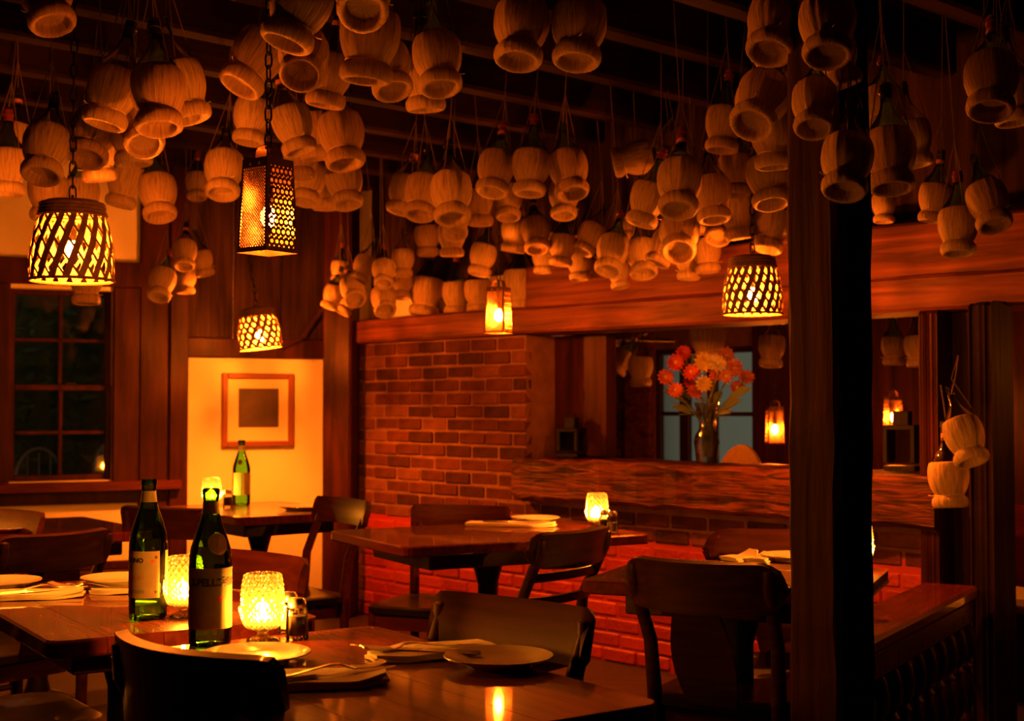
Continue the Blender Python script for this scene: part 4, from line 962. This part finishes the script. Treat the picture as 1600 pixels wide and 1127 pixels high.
# ================================================================== straw-covered wine flasks
def flask_parts(v):
    rg_ = random.Random(100 + v); jit = [rg_.uniform(.968, 1.02) for _ in range(72)]
    fn = lambda a, j, z: jit[int(round(a / (2 * math.pi) * 72)) % 72]
    st = M['straw2'] if v == 2 else M['straw']
    b = MB().lathe([(.335, .31), (.350, .33), (.400, .42), (.450, .53), (.485, .66), (.500, .80), (.496, .93), (.478, 1.04), (.452, 1.12), (.432, 1.15), (.410, 1.152), (.40, 1.12)], 72, fn=fn).mesh('straw_basket', st, 'all')
    f = MB().lathe([(.300, .35), (.345, .33), (.375, .29), (.405, .26), (.432, .215), (.442, .15), (.436, .08), (.412, .025), (.380, .0), (.345, .004), (.318, .028), (.305, .07), (.295, .16), (.275, .20), (.245, .215), (.205, .195), (.17, .215), (.12, .20), (.07, .215), (.002, .22)], 72, fn=lambda a, j, z: 1 + (jit[(int(round(a / (2 * math.pi) * 72)) * 3) % 72] - 1) * .8).mesh('straw_foot', st, 'all')
    bd = MB(); bd.tube([((.352 + .008 * math.sin(i * 1.9)) * math.cos(2 * math.pi * i / 28), (.352 + .008 * math.sin(i * 1.9)) * math.sin(2 * math.pi * i / 28), .318 + .012 * math.sin(i * .7 + v)) for i in range(28)], .016, 5, closed=True)
    bd.tube([(.35, .02, .318), (.44, .06, .31), (.50, .10, .33)], .014, 4)
    g = MB().lathe([(.40, 1.06), (.41, 1.15), (.36, 1.27), (.27, 1.40), (.185, 1.54), (.135, 1.68), (.112, 1.84), (.105, 2.02), (.125, 2.03), (.125, 2.07), (.105, 2.08), (.105, 2.16)], 24).mesh('glass_neck', M['dkgreen'] if v != 1 else M['clear'], 'all')
    c = MB().lathe([(.118, 1.88), (.118, 2.02), (.138, 2.03), (.138, 2.08), (.12, 2.10), (.12, 2.18), (.001, 2.185)], 18).mesh('capsule', M['redcap'] if v == 0 else M['blackcap'], True)
    n = MB().lathe([(.122, 1.70), (.124, 1.86), (.119, 1.88)], 18).mesh('neck_label', M['paperlabel'], True)
    return dict(straw_basket=b, straw_foot=f, raffia_binding=bd.mesh('raffia_binding', M['raffia'], 'all'), glass_neck=g, capsule=c, neck_label=n)
FP_ = [flask_parts(v) for v in range(3)]
# clusters: name -> (phrase, [(cx, cy, width px, roll, pitch, distance or None)])
C_ = {}
C_['a'] = ('the cluster over the slit basket lamp', [(70, -16, 85, 12, 20, 3.55), (178, 137, 80, -14, 2, 3.75), (246, 140, 86, 3, 14, 3.55), (281, 128, 80, 16, 4, 3.75), (219, 190, 72, 10, 38, 3.9), (205, 205, 68, 5, 2, 4.1),
     (73, 228, 74, -8, 24, 4.0), (146, 204, 72, -11, 26, 4.1), (150, 234, 62, 8, -4, 4.5), (12, 256, 62, 0, 2, 4.6), (22, 214, 56, -5, 4, 4.9), (74, 296, 60, 0, 2, 5.0), (128, 300, 54, 3, 3, 5.3)])
C_['b'] = ('the group beside the big grater lantern', [(197, 280, 56, -12, 0, 5.2), (246, 298, 60, 6, 20, 5.0), (308, 284, 36, 0, 14, 7.0), (350, 262, 62, -3, 22, 4.9), (395, 178, 60, -8, 4, 4.7), (135, 436, 50, 0, 4, 5.8)])
C_['c'] = ('the group over the big grater lantern', [(404, 84, 84, -28, 12, 3.85), (472, 0, 98, -20, 4, 3.15), (474, 82, 80, -4, 42, 3.7), (516, 110, 72, -9, -4, 4.15), (567, -16, 92, 0, 46, 3.25), (578, 52, 96, -5, -3, 3.45), (604, 96, 74, 12, 22, 4.0),
     (683, 86, 78, 6, 18, 3.8), (662, 116, 72, 4, -4, 4.25)])
C_['d'] = ('the bunch hanging behind the big grater lantern', [(456, 190, 64, 16, 5, 4.6), (490, 200, 62, 8, 0, 4.85), (533, 206, 72, 8, 14, 4.4), (537, 280, 58, 8, 18, 5.2), (482, 276, 56, -8, 14, 5.3), (468, 238, 52, 2, 4, 5.0), (508, 288, 50, 0, 2, 5.6)])
C_['e'] = ('the pair hanging alone over the room middle', [(815, 36, 88, -5, 16, 3.45), (905, 36, 88, -4, 14, 3.45)])
C_['f'] = ('the strung bunch above the ledge flasks', [(634, 294, 52, -14, 5, 5.5), (661, 298, 58, -8, 20, 5.1), (705, 298, 66, 3, 22, 4.7), (711, 340, 46, 0, 36, 5.6), (706, 366, 44, 0, -2, 5.9), (750, 314, 48, 0, 4, 5.9)])
C_['g'] = ('the strung bunch above the far grater lantern', [(775, 261, 58, -10, 18, 5.2), (830, 258, 60, -4, 8, 5.1), (888, 262, 62, 8, 22, 4.9), (881, 304, 48, 0, 18, 5.7), (794, 308, 46, 0, 18, 5.9)])
C_['h'] = ('the bright bunch beside the far grater lantern', [(806, 358, 46, -8, -4, 6.2), (837, 360, 46, 5, 26, 6.1), (879, 382, 42, -6, 2, 6.1), (905, 408, 38, 2, 6, 6.4), (924, 366, 42, -26, 14, 6.1), (958, 390, 52, -12, 26, 5.7), (1003, 396, 50, 5, 26, 5.7),
     (988, 356, 38, -12, 38, 6.2), (966, 424, 34, 8, 8, 6.0), (848, 400, 34, 0, 4, 6.5)])
C_['i'] = ('the bunch above the post lamp', [(1000, 246, 54, -78, 0, 5.4), (1062, 282, 72, -3, 26, 4.45), (1014, 308, 58, -17, 4, 4.75), (1112, 300, 60, 5, 12, 4.75), (1062, 362, 64, -4, 44, 5.1), (1040, 380, 46, -24, 8, 5.4), (1126, 346, 48, -10, 36, 5.3),
     (1084, 330, 46, 0, 2, 5.5), (1152, 326, 60, 8, -3, 5.2), (1104, 390, 46, 4, 4, 5.6), (1076, 404, 42, 0, 4, 5.7), (1132, 190, 60, -6, 5, 4.7), (1150, 262, 56, 0, 2, 4.9), (1200, 272, 68, 6, 18, 4.6), (1208, 350, 56, -14, 12, 5.2)])
C_['j'] = ('the dark bunch at the post top', [(1192, 152, 86, -18, 36, 3.4), (1208, 206, 72, 3, 0, 4.1), (1273, 158, 72, -2, 28, 2.86), (1212, 30, 88, -9, 26, 3.2), (1208, 64, 80, 3, -2, 3.6), (1293, 32, 90, 0, 24, 2.75), (1300, 78, 76, 16, -4, 2.95)])
C_['k'] = ('the bunch in front of the square post', [(1324, 246, 82, -5, 24, 2.80), (1390, 236, 82, 3, 14, 3.35), (1424, 212, 62, 9, 0, 4.2), (1380, 165, 68, 0, 24, 3.8), (1381, 318, 38, 0, 4, 5.1)])
C_['l'] = ('the trio before the end of the header beam', [(1462, 306, 52, -8, -2, 4.5), (1497, 350, 62, 0, 10, 4.3), (1543, 312, 64, 14, 24, 4.2)])
C_['m'] = ('the pair in the dark upper corner', [(1549, 120, 84, -2, 24, 3.3), (1580, 138, 72, 6, 2, 3.7)])
C_['n'] = ('the little bunch in front of the dark boards', [(289, 392, 38, -2, 26, 6.7), (315, 405, 34, 14, 4, 6.9), (254, 438, 42, -12, 28, 6.5), (290, 432, 34, 0, 2, 7.0)])
C_['o'] = ('the heap tied over the ledge corner', [(570, 414, 36, -22, 10, 6.9), (599, 422, 36, 0, 32, 6.8), (630, 404, 36, -2, 8, 7.0), (551, 450, 40, 12, 46, 6.9), (599, 466, 40, 8, 44, 7.0), (521, 458, 32, -18, 4, 7.2), (531, 418, 28, -6, 2, 7.4), (667, 368, 40, 3, 4, 6.9), (546, 466, 34, -30, 8, 7.35), (627, 440, 34, 0, 12, 7.1), (755, 398, 42, -12, 8, 6.6)])
C_['q'] = ('the room beyond the hatch', [(1001, 572, 40, 0, 2, 7.6), (1106, 524, 56, 3, 4, 7.0), (1206, 540, 42, -4, 4, 7.2), (915, 552, 22, 0, 2, 8.6), (1396, 540, 38, 0, 2, 6.9), (1434, 540, 42, 2, 2, 6.7), (975, 560, 34, -30, 4, 8.0)])
ORD = ['first', 'second', 'third', 'fourth', 'fifth', 'sixth', 'seventh', 'eighth', 'ninth', 'tenth', 'eleventh', 'twelfth', 'thirteenth', 'fourteenth', 'fifteenth']
nf = [0]
def flask(cx, cy, wpx, roll, pitch, d, label, group, strings=True, stand=None, v=None):
    i = nf[0]; nf[0] += 1; rg_ = random.Random(500 + i); v = (i * 7 + i // 3) % 3 if v is None else v
    c = at(cx, cy, d) if stand is None else stand; D = wpx / FPX * d
    # axis: from foot towards neck, hanging neck up; the foot swings by roll in the picture plane and by pitch towards the room
    rot = Matrix.Rotation(R(-roll), 4, 'Y') @ Matrix.Rotation(R(-pitch), 4, 'X') if stand is None else Matrix.Rotation(R(-roll), 4, 'Y') @ Matrix.Rotation(R(-pitch), 4, 'X')
    az = math.atan2(-c.x, c.y) if stand is None else 0
    rot = rotz(az) @ rot @ rotz(rg_.uniform(0, 6.28))
    mw = T(c) @ rot @ Matrix.Scale(D, 4) @ T((0, 0, -.80))
    r = empty('straw_flask', mtx=mw); tag(r, label, 'wine flask', group)
    for nm, me in FP_[v].items():
        if nm == 'neck_label' and i % 3 != 1: continue
        if nm == 'capsule' and i % 5 == 2: continue
        o = link(nm, me, r)
    if strings:
        inv = mw.inverted(); top = mw @ Vector((0, 0, 1.95)); hook = Vector((top.x * .35 + c.x * .65 + rg_.uniform(-.04, .04), top.y * .35 + c.y * .65 + rg_.uniform(-.04, .04), CEIL - .005))
        if hook.z - top.z < .03: hook.z = CEIL - .005
        apex = top + (hook - top).normalized() * min(.13, max(.02, (hook - top).length * .45)); m = MB(); wr = .0016
        side = [mw @ Vector((.43 * math.cos(a), .43 * math.sin(a), 1.10)) for a in (0.4, 2.5, 4.6)]
        for q in side: m.tube([inv @ q, inv @ ((q + apex) / 2), inv @ apex], wr / D, 4)
        m.tube([inv @ top, inv @ apex, inv @ hook], wr / D, 4); m.build('hanging_string', M['twine'], r)
    return r
for key, (phrase, rows) in C_.items():
    order = sorted(range(len(rows)), key=lambda k: rows[k][0])
    for rank, k in enumerate(order):
        x, y, w_, ro, pi_, d = rows[k]
        if len(rows) == 2: pos = ('nearer the window side', 'nearer the railing side')[rank] if False else ('left one', 'right one')[rank]
        else: pos = ('leftmost' if rank == 0 else 'rightmost' if rank == len(rows) - 1 else ORD[rank] + ' from left')
        flask(x, y, w_, ro, pi_, d, 'straw-covered wine flask, %s %s %s' % (pos, 'of' if not phrase.startswith('the room') else 'in', phrase), phrase.replace('the ', 'flasks of the ', 1))
# flasks standing on the beam
LZ = OPZ1 + .135
ST = [(666, 52, -8, 'leaning straw-covered flask standing first on the beam ledge'), (713, 44, 0, 'slim dark straw flask standing second on the beam ledge'), (747, 44, 2, 'straw-covered flask standing third on the ledge behind the far lantern'), (813, 54, 0, 'largest straw-covered flask standing on the ledge beside the far lantern'), (868, 44, 0, 'dim straw flask standing last on the ledge above the beam')]
for px, w_, ro, lb in ST:
    t = 0.06 if px < 860 else .06; q = on_wall(px, 480, t); D = w_ / FPX * q.y
    base = OPZ1 + .137 if px < 830 else OPZ1 + .345
    c = Vector((q.x, q.y, base + .80 * D + abs(math.sin(R(ro))) * .3 * D)); flask(px, 0, w_, ro, 0, q.y, lb, 'straw flasks standing on the ledge', strings=False, stand=c)
# two flasks on the dark post
for (x, y, w_, ro, pi_, lb) in ((1506, 678, 62, 16, 20, 'upper straw flask hung on the dark post, tilted outwards'), (1482, 744, 62, 3, 4, 'lower pale straw flask hung on the dark post')):
    d = 4.48 if ro > 10 else 4.68; c = at(x, y, d); D = w_ / FPX * d
    r = flask(x, y, w_, ro, pi_, d, lb, 'straw flasks hung on the dark post', strings=False, v=1)
    mw = r.matrix_world.copy() if False else None
    hk = at(1497, 556, 4.62) if ro > 10 else at(1470, 602, 4.62)
    m = MB(); neck = c + Vector((-.3 * D * (1 if ro > 10 else .1), 0, 1.0 * D)); m.tube([neck, (neck + hk) / 2 + Vector((.004, 0, 0)), hk], .003, 5); m.tube([c + Vector((.45 * D, 0, .3 * D)), neck + Vector((0, 0, .05)), hk], .002, 5)
    so = m.build('hanging_string', M['twine']); bpy.context.view_layer.update(); so.parent = r; so.matrix_parent_inverse = r.matrix_world.inverted()
bpy.context.view_layer.update()
